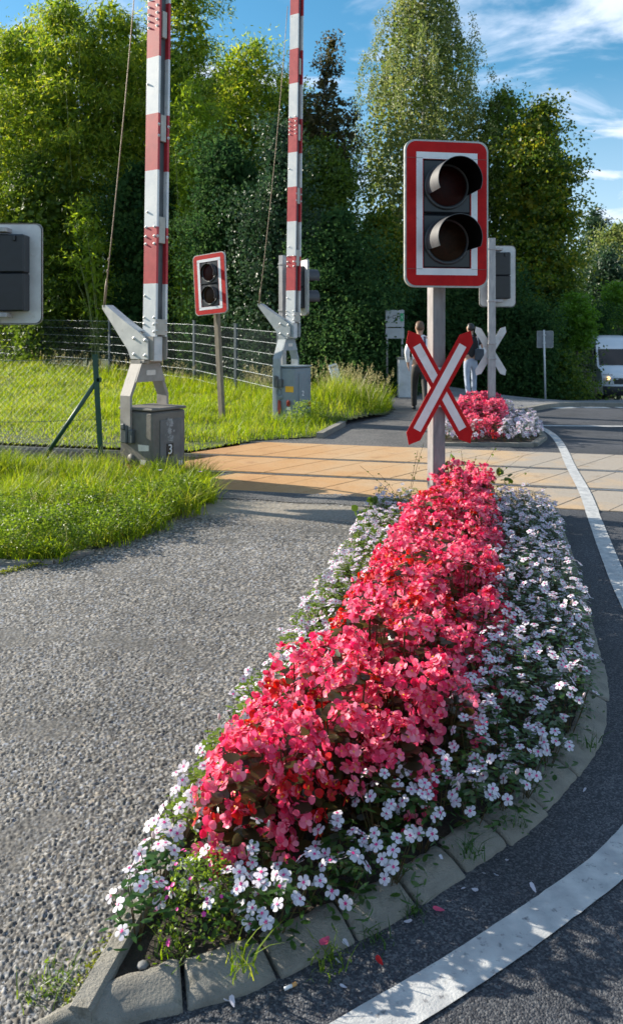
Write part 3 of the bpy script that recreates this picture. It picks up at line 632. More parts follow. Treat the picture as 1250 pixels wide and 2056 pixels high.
def crossing_signal(root, post_w, post_d, post_top, pc, dx, off, post_mat, cross=None, wide=1.0, post_rz=0.0, housing_depth=.20, post_bottom=-.25, hood=-.30):
    """local -Y is the face; post at the origin"""
    mb = MB(); rot = Matrix.Rotation(post_rz, 4, 'Z')
    if post_d == 'U':                                                   # rolled U profile
        w = post_w / 2; t = .012; d = .045
        poly = [(-w, -d), (w, -d), (w, d), (w - t, d), (w - t, -d + t), (-w + t, -d + t), (-w + t, d), (-w, d)]
        poly = [(p[0] * math.cos(post_rz) - p[1] * math.sin(post_rz), p[0] * math.sin(post_rz) + p[1] * math.cos(post_rz)) for p in poly]
        mb.prism(poly, 'z', post_bottom, post_top)
    else:
        mb.box((0, 0, (post_top + post_bottom) / 2), (post_w, post_d, post_top - post_bottom), rot=rot, bev=.006)
    mb.build('post', post_mat, root)
    w, h = .64 * wide, 1.087
    out = rrect(w, h, .075)
    pl = MB(); pl.M = Matrix.Translation((dx, -off, pc))
    ring_face(pl, out, .36 * wide, .80, -.016, .032, 0)
    n = len(out)
    ring_face(pl, [(x * (1 - .026 / w * 1), z * (1 - .026 / h)) for x, z in out], .36 * wide, .80, -.0195, .004, 1)
    fr = [(x * .468 / .64 * wide / 1, z) for x, z in rrect(.64, .905, .001)]
    ring_face(pl, fr, .372 * wide, .805, -.0212, .002, 2)
    for s in (-1, 1):
        for q in (-1, 1): pl.box((q * (.186 * wide + (w / 2 - .186 * wide) / 2 - .004), -.0226, s * .408), (w / 2 - .186 * wide - .010, .0012, .0022), 4)
    # back skin of the plate
    ring_face(pl, [(x * .97, z * .97) for x, z in out], .30 * wide, .74, .0165, .004, 3)
    panel = pl.build('signal_panel', [MT['rim'], MT['red'], MT['white'], MT['alu'], MT['cab_brown']], root)
    hb = MB(); hb.M = Matrix.Translation((dx, -off, pc))
    for s in (-1, 1):
        hb.box((0, housing_depth / 2 - .012, s * .2025), (.374 * wide, housing_depth + .006, .401), 0, bev=.014)
    for s in (-1, 1): hb.box((s * .09, housing_depth + .005, .36), (.03, .03, .06), 0, bev=.006)
    hb.build('housing', MT['black'], root)
    for s, lm in ((1, 'lens_red'), (-1, 'lens_amber')):
        cz = pc + s * .2025
        lb = MB(); lb.lathe([(.0, -.034), (.06, -.032), (.11, -.026), (.146, -.014)], 32, (dx, -off - .008, cz), 'y')
        ln = lb.build('lens', MT[lm], root)
        vb = MB(); c = (dx, -off - .013, cz)
        vb.lathe([(.172, 0), (.172, -.02), (.150, -.02), (.150, 0)], 40, c, 'y', 0)
        a0, a1 = R(-24), R(204); L = hood
        vb.lathe([(.166, -.02), (.163, L), ], 34, c, 'y', 0, True, a0, a1)
        vb.lathe([(.159, L), (.162, -.02)], 34, c, 'y', 1, True, a0, a1)
        vb.lathe([(.163, L), (.159, L)], 34, c, 'y', 0, False, a0, a1)
        for a in (a0, a1):
            ca, sa = math.cos(a), math.sin(a)
            vb.add([(c[0] + r * ca, c[1] + y, c[2] + r * sa) for r, y in ((.166, -.02), (.163, L), (.159, L), (.162, -.02))], [(0, 1, 2, 3)], 0)
        vb.build('visor', [MT['visor_out'], MT['visor_in']], root)
    for z in (pc + .445, pc - .445):
        bk = MB()
        bk.box((dx / 2, -off / 2 + .05, z), (.05 + abs(dx), max(.04, off - .06), .05), 0, bev=.006)
        bk.box((0, 0, z), (post_w + .022, (.09 if post_d == 'U' else post_d) + .022, .035), 0, rot=rot, bev=.004)
        bk.build('bracket', MT['galv'], root)
    if cross is not None:
        zc, yc, red, whi, tilt = cross
        cb = MB(); cb.M = Matrix.Translation((.0, yc, zc))
        cross_arm(cb, R(90 - tilt), -.006, 0, 1); cross_arm(cb, R(90 + tilt), .0, 0, 1)
        cb.box((0, .012, 0), (.05, .012, .30), 2); cb.box((0, .012, .1), (.2, .008, .03), 2); cb.box((0, .012, -.1), (.2, .008, .03), 2)
        cb.build('warning_cross', [red, whi, MT['alu']], root)
        for z in (zc + .13, zc - .13):
            kb = MB(); kb.box((0, 0, z), (post_w + .024, (.09 if post_d == 'U' else post_d) + .024, .03), 0, rot=rot, bev=.004)
            kb.build('clamp', MT['galv'], root)
s1 = empty('crossing_signal', W(875, 670, 6.1).xy.to_3d(), R(9))
crossing_signal(s1, .104, .104, 2.30, 2.435, .012, .20, MT['post_dark'], cross=(1.145, -.085, MT['red'], MT['white_cross'], 29.5), post_rz=R(10))
tag(s1, 'large red framed signal with red and white warning cross, standing in the coral flowers', 'crossing signal', 'level crossing signals')
s2 = empty('crossing_signal', W(986, 670, 13.7).xy.to_3d(), R(180))
crossing_signal(s2, .118, 'U', 3.19, 2.56, -.17, .30, MT['galv'], cross=(1.25, -.07, MT['alu'], MT['alu'], 31), post_rz=R(180))
tag(s2, 'signal and cross with bare grey backs on a post in the small far flower bed', 'crossing signal', 'level crossing signals')
s3 = empty('crossing_signal', W(-42, 670, 8.3).xy.to_3d(), R(180))
crossing_signal(s3, .11, 'U', 2.5, 2.19, -.27, .22, MT['galv'], post_rz=R(180))
tag(s3, 'back of a grey signal with black housing, cut off by the left picture edge', 'crossing signal', 'level crossing signals')
s4 = empty('crossing_signal', W(446, 670, 14.2).xy.to_3d(), 0); s4.rotation_euler = (0, R(-3.9), R(-36)); s4.location.z = .03
crossing_signal(s4, .10, .08, 2.98, 2.41, .0, .13, MT['old_post'], wide=1.2, housing_depth=.10, hood=-.07)
tag(s4, 'bright red framed two lamp signal leaning in the grass before the mesh fence', 'crossing signal', 'level crossing signals')
s5 = empty('crossing_signal', W(567, 670, 15.3).xy.to_3d(), R(114))
crossing_signal(s5, .12, 'U', 3.05, 2.44, .0, .40, MT['galv'], post_rz=R(-60), housing_depth=.24)
tag(s5, 'signal turned side on with white back and black hoods, half hidden behind barrier 2', 'crossing signal', 'level crossing signals')

# ------------------------------------------------------------------ barriers
def text(name, body, size, mat, parent, loc, rot, align='CENTER', ext=.0015):
    cu = bpy.data.curves.new(name, 'FONT'); cu.body = body; cu.size = size; cu.align_x = align; cu.align_y = 'CENTER'; cu.extrude = ext
    cu.materials.append(mat); o = bpy.data.objects.new(name, cu); C.objects.link(o); dg = bpy.context.evaluated_depsgraph_get(); me = bpy.data.meshes.new_from_object(o.evaluated_get(dg)); bpy.data.objects.remove(o); me.name = name
    if not me.materials: me.materials.append(mat)
    return link(name, me, parent, loc, rot)
def bolt_mesh():
    mb = MB(); mb.lathe([(0, -.014), (.008, -.012), (.011, -.006), (.012, 0), (.018, .001)], 8, (0, 0, 0), 'y'); return mb.build('bolt', MT['bolt'], link_it=False)
BOLT = bolt_mesh()
def barrier(root, cab, door, yoke, number, second):
    mb = MB(); mb.box((0, 0, .48), (.49, .49, .96), bev=.018); mb.box((0, 0, .985), (.505, .505, .03), bev=.012); mb.box((0, 0, -.12), (.53, .53, .2), bev=.01)
    cabo = mb.build('cabinet', cab, root)
    mb = MB(); mb.box((.249, .035, .52), (.012, .34, .70), bev=.004); mb.box((.2545, .16, .52), (.006, .012, .66)); dr = mb.build('door', door, root)
    if not second:
        pb = MB(); pb.box((.2565, .0, .555), (.004, .10, .135)); pb.build('number_plate', MT['ink'], dr)
        text('number', number, .145, MT['white'], dr, (.260, .0, .555), (R(90), 0, R(90)))
        q = random.Random(4); rag = lambda cx, cy, a, b, n=22: [(cx + a * math.cos(t * 6.283 / n) * q.uniform(.55, 1.1), cy + b * math.sin(t * 6.283 / n) * q.uniform(.6, 1.1)) for t in range(n)]
        for cx, cy, a, b in ((.0, .84, .06, .055), (-.005, .755, .035, .05), (.01, .68, .055, .045), (.06, .745, .015, .015)):
            pb = MB(); pb.prism(rag(cx, cy, a, b), 'x', .2555, .2570); pb.build('sticker_remains', MT['worn'], dr)
    else:
        text('number', number, .13, MT['white'], dr, (.257, -.02, .52), (R(90), 0, R(90)))
    mb = MB(); mb.box((.268, .155, .33), (.035, .04, .09), bev=.008); mb.box((.285, .155, .30), (.02, .05, .03), bev=.006); mb.build('door_handle', MT['handle_red'], dr)
    mb = MB(); mb.box((.256, .155, .40 if not second else .25), (.003, .055, .05)); mb.build('label_plate', MT['white'], dr)
    # fittings on the left face
    mb = MB(); mb.box((-.12, -.282, .72), (.09, .045, .19), bev=.012); mb.box((-.03, -.27, .70), (.06, .05, .14), bev=.006); mb.box((-.12, -.31, .80), (.05, .03, .06), bev=.01); mb.build('latch', MT['slot'], root)
    mb = MB(); mb.lathe([(.0, -.012), (.05, -.01), (.055, 0)], 18, (-.06, -.247, .46), 'y'); mb.build('lock_cover', cab, root)
    mb = MB(); mb.prism([(-.085, .41), (-.045, .39), (-.03, .25), (-.05, .17), (-.075, .17), (-.095, .26)], 'y', -.282, -.262); mb.tube([(-.06, -.247, .38), (-.06, -.282, .38)], .012); mb.build('crank_lever', MT['handle_red'], root)
    mb = MB(); mb.box((.12, -.265, .36), (.06, .04, .10), bev=.01); mb.tube([(.12, -.28, .34), (.17, -.33, .42)], [.012, .008]); mb.build('release_handle', MT['handle_red'], root)
    mb = MB(); mb.box((.12, -.2475, .27 if second else .44), (.075, .004, .05)); mb.build('label_plate', MT['white'] if second else MT['plate'], root)
    if second:
        mb = MB(); mb.box((.135, -.2475, .60), (.17, .004, .10)); mb.build('warning_sticker', MT['yellow'], root)
        mb = MB(); ring = [(-.075 + .045 * math.cos(t), -.262, .545 + .06 * math.sin(t)) for t in np.linspace(0, 2 * math.pi, 17)]; mb.tube(ring, .005, 6); mb.build('pull_ring', MT['slot'], root)
    else:
        mb = MB(); mb.prism([(.04, .62), (.20, .62), (.20, .565), (.16, .56), (.05, .55)], 'y', -.2485, -.246); mb.build('sticker_remains', MT['plate'], root)
    # bracket carrying the boom
    yb = MB()
    for s in (-1, 1):
        poly = [(s * .278, .64), (s * .278, 1.12), (s * .135, 1.45), (s * .135, 1.49), (s * .100, 1.49), (s * .100, 1.44), (s * .248, 1.105), (s * .248, .64)]
        yb.prism(poly, 'x', -.195, -.045)
    yb.prism([(-.214, 1.26), (.214, 1.26), (.133, 1.455), (-.133, 1.455)], 'x', -.0445, -.027)
    yb.box((-.09, 0, 1.475), (.20, .262, .028), bev=.004)
    for s in (-1, 1): yb.prism([(-.02, 1.49), (.105, 1.49), (.115, 1.56), (.115, 1.74), (-.02, 1.74)], 'y', s * .098 - .008, s * .098 + .008)
    yk = yb.build('bracket', yoke, root)
    mb = MB(); mb.prism(rrect(.13, .055, .014), 'x', -.0265, -.0235); o = mb.build('maker_plate', MT['plate'], yk); o.location = (0, .0, 1.355)
    # striped boom: box section with an open slot on its right side
    w, d, sl = .095, .086, .050
    prof = [(-w, -d), (w, -d), (w, -d + .030), (w - sl, -d + .030), (w - sl, d - .030), (w, d - .030), (w, d), (-w, d)]
    zs = [1.74, 2.30] + [2.30 + .6 * (i + 1) for i in range(10)]
    bb = MB(); n = len(prof)
    for i in range(len(zs) - 1):
        k = 1 - i % 2                                                     # white first, then red
        t0, t1 = [1 - .012 * (z - 1.74) for z in zs[i:i + 2]]
        vs = [(x * t0, y * t0, zs[i]) for x, y in prof] + [(x * t1, y * t1, zs[i + 1]) for x, y in prof]
        for j in range(n):
            bb.add([vs[j], vs[(j + 1) % n], vs[n + (j + 1) % n], vs[n + j]], [(0, 1, 2, 3)], 2 if j == 3 else (0 if k else 1))
    bb.add([(x, y, 1.74) for x, y in prof], [list(range(n))[::-1]], 2); bb.add([(x * .9, y * .9, zs[-1]) for x, y in prof], [list(range(n))], 0)
    bb.box((.0, 0, 1.61), (.11, .125, .262), 0, bev=.006)
    boom = bb.build('boom', [MT['white_boom'], MT['red_boom'], MT['slot']], root)
    boom.rotation_euler = (R(-.5), R(.55), 0)
    for z in (2.87, 3.95, 5.05, 6.2, 1.84):
        sp = MB()
        if z > 2: sp.box((w - .020, 0, z), (.03, .104 - .012 * (z - 1.7), .28), bev=.003)
        else: sp.box((w - .006, 0, z), (.014, .17, .17), bev=.003)
        sp.build('splice_plate', MT['splice'], boom)
    for z, xs in [(1.79, (-.075, .07)), (1.87, (-.075, .07)), (1.94, (-.075, .07)), (2.17, (-.07,)), (2.72, (-.07, .06)), (2.80, (-.07, .06)), (2.90, (-.07, .06)), (3.06, (-.05,)), (4.42, (-.07,)), (5.02, (-.07, .06)), (5.09, (-.07, .06)), (5.16, (-.07, .06)), (5.24, (-.07, .06)), (5.32, (-.07, .06))]:
        for x in xs: link('bolt', BOLT, boom, (x * (1 - .012 * (z - 1.74)), -d * (1 - .012 * (z - 1.74)) - .001, z), (0, 0, 0))
    for z in (1.80, 1.88, 2.80, 3.86, 3.98):
        for y in (-.070, .070): link('bolt', BOLT, boom, (w * (1 - .012 * (z - 1.74)) + .001, y, z), (0, 0, R(90)))
    # counter lever with its stay wire
    lb = MB(); poly = [(.06, 1.50), (.06, 1.70), (-.10, 1.80), (-.30, 1.905), (-.60, 2.085), (-.655, 2.085), (-.655, 2.045), (-.25, 1.60), (-.20, 1.50)]
    lb.prism(poly, 'y', -.128, -.110); lb.prism([(-.10, 1.80), (-.30, 1.905), (-.60, 2.085), (-.60, 2.075), (-.30, 1.89), (-.10, 1.785)], 'y', -.110, -.02)
    lb.prism([(-.05, 1.55), (-.05, 1.77), (-.50, 2.02), (-.30, 1.72)], 'y', -.034, -.02)
    lv = lb.build('lever', MT['lever'] if not second else MT['yoke_blue'], root)
    for x, z in ((.02, 1.70), (-.15, 1.72), (.02, 1.54), (-.15, 1.55)): link('bolt', BOLT, lv, (x, -.129, z), (0, 0, 0), 1.3)
    wb = MB(); tip = Vector((-.63, -.12, 2.06)); top = Vector((-.11, .03, 7.3))
    wb.tube([tip.lerp(top, t) + Vector((.04 * math.sin(math.pi * t), 0, 0)) for t in np.linspace(0, 1, 12)], .0055, 6)
    wb.tube([tip, tip.lerp(top, .045), tip.lerp(top, .06)], [.012, .014, .006], 6)
    for t in (.05, .075, .10): wb.lathe([(.004, -.02), (.012, 0), (.004, .02)], 6, tip.lerp(top, t))
    wb.build('stay_wire', MT['wire'], root)
b1 = empty('barrier', (-1.69, 8.5, -.22), R(-35)); barrier(b1, MT['cab_brown'], MT['cab_door'], MT['yoke'], '3', False)
tag(b1, 'raised red and white barrier on the worn brown cabinet numbered 3', 'level crossing barrier', 'raised crossing barriers')
b2 = empty('barrier', (-.345, 13.9, -.0), R(-35)); barrier(b2, MT['cab_blue'], MT['cab_blue'], MT['yoke_blue'], '2', True)
tag(b2, 'raised red and white barrier on the blue grey cabinet numbered 2', 'level crossing barrier', 'raised crossing barriers')

# ------------------------------------------------------------------ fences
def mesh_fence():
    root = empty('mesh_fence', (-3.23, 22, 0)); base = Vector((-3.23, 22, 0))
    P = [(-13.8, 31.5, .30), (-10.07, 28.5, .25), (-6.45, 25.5, .15), (-3.23, 22.0, .0), (-1.85, 19.5, -.12), (-.72, 17.4, -.22)]
    Hf = 1.80
    for i, p in enumerate(P):
        mb = MB(); mb.M = Matrix.Translation(Vector(p) - base) @ Matrix.Rotation(R(-40), 4, 'Z')
        mb.box((0, 0, Hf / 2 + .02), (.085, .06, Hf + .16), bev=.006); mb.box((0, 0, Hf + .11), (.095, .07, .02))
        mb.build('post', MT['fence'], root)
    for a, b in zip(P[:-1], P[1:]):
        a = Vector(a) - base; b = Vector(b) - base; L = (b - a).xy.length; n = Vector((-(b - a).y, (b - a).x, 0)).normalized()
        mb = MB()
        for k in range(8):
            z = .06 + k * (Hf - .06) / 7
            for s in (-1, 1): mb.tube([a + Vector((0, 0, z)) + n * .008 * s, b + Vector((0, 0, z)) + n * .007 * s], .0055, 4, caps=False)
        m = int(L / .05)
        for k in range(1, m):
            q = a.lerp(b, k / m); mb.tube([q + Vector((0, 0, .04)), q + Vector((0, 0, Hf + .02))], .0019, 3, 1, caps=False)
        mb.build('wire_panel', [MT['fence_wire'], MT['fence']], root)
    tag(root, 'grey double rod mesh fence running across the back of the grass below the trees', 'fence')
mesh_fence()
def chain_fence():
    px = -2.36; root = empty('chain_link_fence', (px, 9.0, 0))
    mb = MB(); mb.M = Matrix.Rotation(R(-3.2), 4, 'Y')
    mb.prism([(-.03, -.03), (.03, -.03), (.03, -.022), (.004, -.022), (.004, .03), (-.004, .03), (-.004, -.022), (-.03, -.022)], 'z', -.1, 1.32)
    mb.build('post', MT['green_post'], root)
    mb = MB(); mb.tube([(-.05, 0, 1.03), (-.66, -.05, .12)], .026, 8); mb.box((-.035, 0, 1.03), (.05, .06, .05), bev=.006); mb.build('brace', MT['green_post'], root)
    mb = MB(); x0, x1, z0, z1, st = -3.6, -.02, .02, 1.25, .066
    def yy(x): return .12 * x * .3
    Hm = z1 - z0; k = x0 - Hm
    while k < x1:
        for s in (1, -1):
            a, b = (k, z0), (k + Hm, z1)
            if s < 0: a, b = (k + Hm, z0), (k, z1)
            t0, t1 = 0.0, 1.0
            for lim, sg in ((x0, 1), (x1, -1)):
                dx = b[0] - a[0]; t = (lim - a[0]) / dx
                if (dx * sg) > 0: t0 = max(t0, t)
                else: t1 = min(t1, t)
            if t1 > t0:
                q = [(a[0] + (b[0] - a[0]) * t, a[1] + (b[1] - a[1]) * t) for t in (t0, t1)]
                mb.tube([(x, yy(x) + s * .0015, z) for x, z in q], .0019, 3, caps=False)
        k += st
    mb.build('wire_mesh', MT['chain'], root)
    for z in (.58, 1.27):
        mb = MB(); mb.tube([(x, yy(x) - .006, z - .06 * (x / 3.6) ** 2 * 1 - .02 * math.sin(-x * 1.7) ** 2) for x in np.linspace(-.0, -3.6, 14)], .0034, 5); mb.build('tension_wire', MT['chain'], root)
    tag(root, 'green chain link fence ending in a dark green post with slanted brace beside the rails', 'fence')
chain_fence()

# ------------------------------------------------------------------ small signs and boards
MT['board'] = pm('dull_white_board', (.30, .32, .34), (.38, .40, .42), 5, .6, dirt=(.2, .21, .2), dirt_scale=6)
def far_signs():
    r = empty('direction_sign', W(792, 670, 19.9).xy.to_3d(), R(6))
    mb = MB(); 
    for s in (-1, 1): mb.tube([(s * .19, .03, -.1), (s * .19, .03, 2.15)], .025, 8)
    mb.build('post', MT['galv'], r)
    mb = MB(); mb.prism(rrect(.47, .42, .02), 'y', -.015, .0); o = mb.build('board', MT['board'], r); o.location = (0, 0, 1.93)
    mb = MB(); mb.prism(rrect(.47, .26, .02), 'y', -.015, .0); o2 = mb.build('lower_board', MT['board'], r); o2.location = (0, 0, 1.56)
    text('lettering', '\u2190Graz 1', .145, MT['ink'], o, (-.21, -.017, .03), (R(90), 0, 0), 'LEFT')
    mb = MB(); mb.prism(rrect(.085, .20, .012), 'y', -.019, -.016); ic = mb.build('green_symbol', pm('sign_green', (.02, .28, .10), (.03, .33, .13), 20), o); ic.location = (.175, 0, .03)
    text('symbol_letter', 'S', .085, MT['white'], ic, (0, -.021, .0), (R(90), 0, 0))
    tag(r, 'small white direction board reading Graz 1 with a green symbol', 'direction sign')
    r = empty('road_sign', W(1094, 670, 22).xy.to_3d(), R(180)); r.location.z = float(terr(r.location.x, 22)) + .10
    mb = MB(); mb.tube([(0, 0, -.1), (.045, 0, 1.92)], .026, 10); mb.build('post', MT['alu'], r)
    mb = MB(); mb.prism(rrect(.455, .47, .03), 'y', -.045, -.03); o = mb.build('sign_plate', MT['rim'], r); o.location = (0.0, 0, 1.66)
    mb = MB(); mb.prism([(x * .96, z * .96) for x, z in rrect(.455, .47, .03)], 'y', -.0295, -.028); mb.build('plate_back', pm('grey_plate_back', (.13, .14, .15), (.19, .2, .21), 8, .5), o)
    mb = MB(); mb.box((0.035, -.0, 1.78), (.07, .06, .03)); mb.box((.035, 0, 1.56), (.07, .06, .03)); mb.build('clamp', MT['alu'], r)
    tag(r, 'back of a small square grey sign on a thin pale pole before the dark hedge', 'road sign')
    r = empty('leaning_board', W(690, 670, 17.0).xy.to_3d()); r.rotation_euler = (R(-12), R(-14), R(20)); r.location.z = .1
    mb = MB(); ring_face(mb, rrect(.20, .78, .03), .15, .70, -.012, .024, 0); mb.M = Matrix.Identity(4); o = mb.build('frame', MT['white'], r); o.location = (0, 0, .45)
    mb = MB(); mb.box((0, .0, .43), (.155, .008, .64)); mb.build('panel', MT['white'], r)
    mb = MB(); mb.box((0, .12, .43), (.19, .012, .76), rot=Matrix.Rotation(R(16), 4, 'X')); mb.build('prop', MT['rim'], r)
    tag(r, 'narrow white framed board leaning in the tall grass right of barrier 2', 'board')
    r = empty('gate_pillar', W(812, 670, 19.5).xy.to_3d())
    mb = MB(); mb.box((0, 0, .44), (.34, .34, .98), bev=.01); mb.build('pillar', pm('whitewash', (.42, .44, .46), (.6, .62, .64), 4, .8, dirt=(.25, .28, .26), dirt_scale=6), r)
    mb = MB(); mb.box((0, 0, .955), (.40, .40, .05), bev=.012); mb.build('cap', MT['kerb'], r)
    tag(r, 'weathered white gate pillar in the hedge beside the walking man', 'pillar')
far_signs()

# ------------------------------------------------------------------ van
def van():
    root = empty('van', (12.0, 30.0, 0), R(-2)); root.location.z = float(terr(12, 30)) - .02
    prof = [(0.02, .26), (0, .50), (0.0, .70), (.03, .95), (.10, 1.08), (.35, 1.20), (.74, 1.33), (1.00, 1.68), (1.27, 2.02), (1.50, 2.30), (1.85, 2.46), (2.3, 2.52), (5.7, 2.52), (5.92, 2.36), (5.98, 1.2), (5.95, .42), (5.7, .30)]
    def hw(z): return float(np.interp(z, [.2, .5, 1.15, 1.4, 2.0, 2.35, 2.52], [.95, .99, 1.0, .965, .88, .80, .66]))
    ts = [-1, -.97, -.9, -.75, -.5, -.25, 0, .25, .5, .75, .9, .97, 1]
    def pt(y, z, t, out=0.0):
        f = max(0, 1 - y / 1.6); return (t * hw(z), y + .20 * f * abs(t) ** 4 - out, z - (.05 * abs(t) ** 4 if z > 2.4 else 0))
    def patch(mb, pr, tt, mi=0, out=0.0):
        vs = [pt(y, z, t, out) for y, z in pr for t in tt]; m = len(tt)
        mb.add(vs, [(i * m + j, i * m + j + 1, (i + 1) * m + j + 1, (i + 1) * m + j) for i in range(len(pr) - 1) for j in range(m - 1)], mi, True)
    white = pm('van_white_paint', (.70, .75, .82), (.76, .80, .86), 2, .22, spec=.6)
    dark = pm('van_dark_plastic', (.018, .019, .022), (.03, .031, .035), 20, .55)
    glass = pm('dark_glass', (.010, .014, .018), (.016, .02, .024), 3, .12, spec=.4)
    mb = MB(); patch(mb, prof, ts)
    for s in (-1, 1):
        side = [pt(y, z, s) for y, z in prof]; mb.add(side, [list(range(len(side)))])
    mb.build('body', white, root)
    mb = MB(); patch(mb, [(.765, 1.37), (1.0, 1.685), (1.24, 1.985)], [-.93, -.75, -.5, -.25, 0, .25, .5, .75, .93], 0, .012); mb.build('windscreen', glass, root)
    for s in (-1, 1):
        mb = MB(); mb.prism([(1.15, 1.40), (2.05, 1.40), (2.05, 1.98), (1.48, 1.98)], 'x', s * .925 - .06, s * .925 + .06); mb.build('side_window', glass, root)
    mb = MB(); patch(mb, [(0.0, .68), (.02, .82), (.06, .98)], [-.62, -.4, -.2, 0, .2, .4, .62], 0, .012)
    for z in (.74, .82, .90): mb.box((0, -.006 + (z - .7) * .12, z), (1.16, .02, .018), 0)
    mb.build('grille', dark, root)
    mb = MB(); patch(mb, [(.03, .24), (-.02, .34), (-.03, .50), (.0, .60)], [-1.0, -.9, -.75, -.5, 0, .5, .75, .9, 1.0], 0, .03); mb.build('bumper', dark, root)
    lampglass = pm('lamp_glass', (.35, .36, .38), (.5, .5, .52), 12, .12, spec=.8)
    m, nt, b, L = nodes('lit_lamp'); b.inputs['Base Color'].default_value = (.9, .7, .4, 1); b.inputs['Emission Color'].default_value = (1, .62, .22, 1); b.inputs['Emission Strength'].default_value = 1.1
    for s in (-1, 1):
        mb = MB(); tt = sorted([s * .64, s * .78, s * .9, s * .97]); patch(mb, [(.0, .66), (.03, .86), (.085, 1.03), (.12, 1.07)], tt, 0, .016); hl = mb.build('headlight', lampglass, root)
        mb = MB(); mb.lathe([(0, -.03), (.05, -.02), (.065, 0)], 16, pt(.02, .90, s * .80, .02), 'y'); mb.build('bulb', m, hl)
        mb = MB(); mb.box((s * 1.16, 1.05, 1.50), (.24, .10, .36), bev=.03); mb.tube([(s * 1.0, 1.10, 1.36), (s * 1.15, 1.06, 1.36)], .025); mb.build('mirror', dark, root)
        for y in (1.0, 4.6):
            mb = MB(); mb.lathe([(.0, -.11), (.22, -.11), (.30, -.12), (.345, -.09), (.345, .09), (.30, .12), (.22, .11), (0, .11)], 22, (s * .86, y, .345), 'x'); wh = mb.build('wheel', dark, root)
            mb = MB(); mb.lathe([(0, s * .125), (.12, s * .125), (.2, s * .115)], 14, (s * .86, y, .345), 'x'); mb.build('rim', MT['rim'], wh)
    mb = MB(); mb.prism(rrect(.52, .12, .01), 'y', -.075, -.062); pl = mb.build('number_plate', MT['white'], root); pl.location = (0, 0, .42)
    mb = MB(); mb.box((-.24, -.077, 0), (.04, .004, .115)); mb.build('blue_strip', pm('plate_blue', (.01, .05, .4), (.012, .06, .45), 20), pl)
    text('plate_lettering', 'W', .12, MT['ink'], pl, (-.15, -.078, 0), (R(90), 0, 0))
    tag(root, 'white delivery van with lit headlamp coming along the far road at the right edge', 'van')
van()

# ------------------------------------------------------------------ people
def skin_obj(name, V, E, RAD, mat, parent=None, sub=2):
    bm = bmesh.new(); lay = bm.verts.layers.skin.verify()
    vs = [bm.verts.new(v) for v in V]
    for a, b in E: bm.edges.new((vs[a], vs[b]))
    for i, v in enumerate(vs):
        r = RAD[i]; v[lay].radius = (r, r) if not hasattr(r, '__len__') else r
    vs[0][lay].use_root = True
    me = bpy.data.meshes.new(name); bm.to_mesh(me); bm.free()
    t = bpy.data.objects.new('tmp', me); C.objects.link(t)
    t.modifiers.new('s', 'SKIN').use_smooth_shade = True; m = t.modifiers.new('d', 'SUBSURF'); m.levels = sub; m.render_levels = sub
    dg = bpy.context.evaluated_depsgraph_get(); out = bpy.data.meshes.new_from_object(t.evaluated_get(dg)); bpy.data.objects.remove(t); bpy.data.meshes.remove(me)
    out.name = name; out.materials.clear(); out.materials.append(mat); return link(name, out, parent)
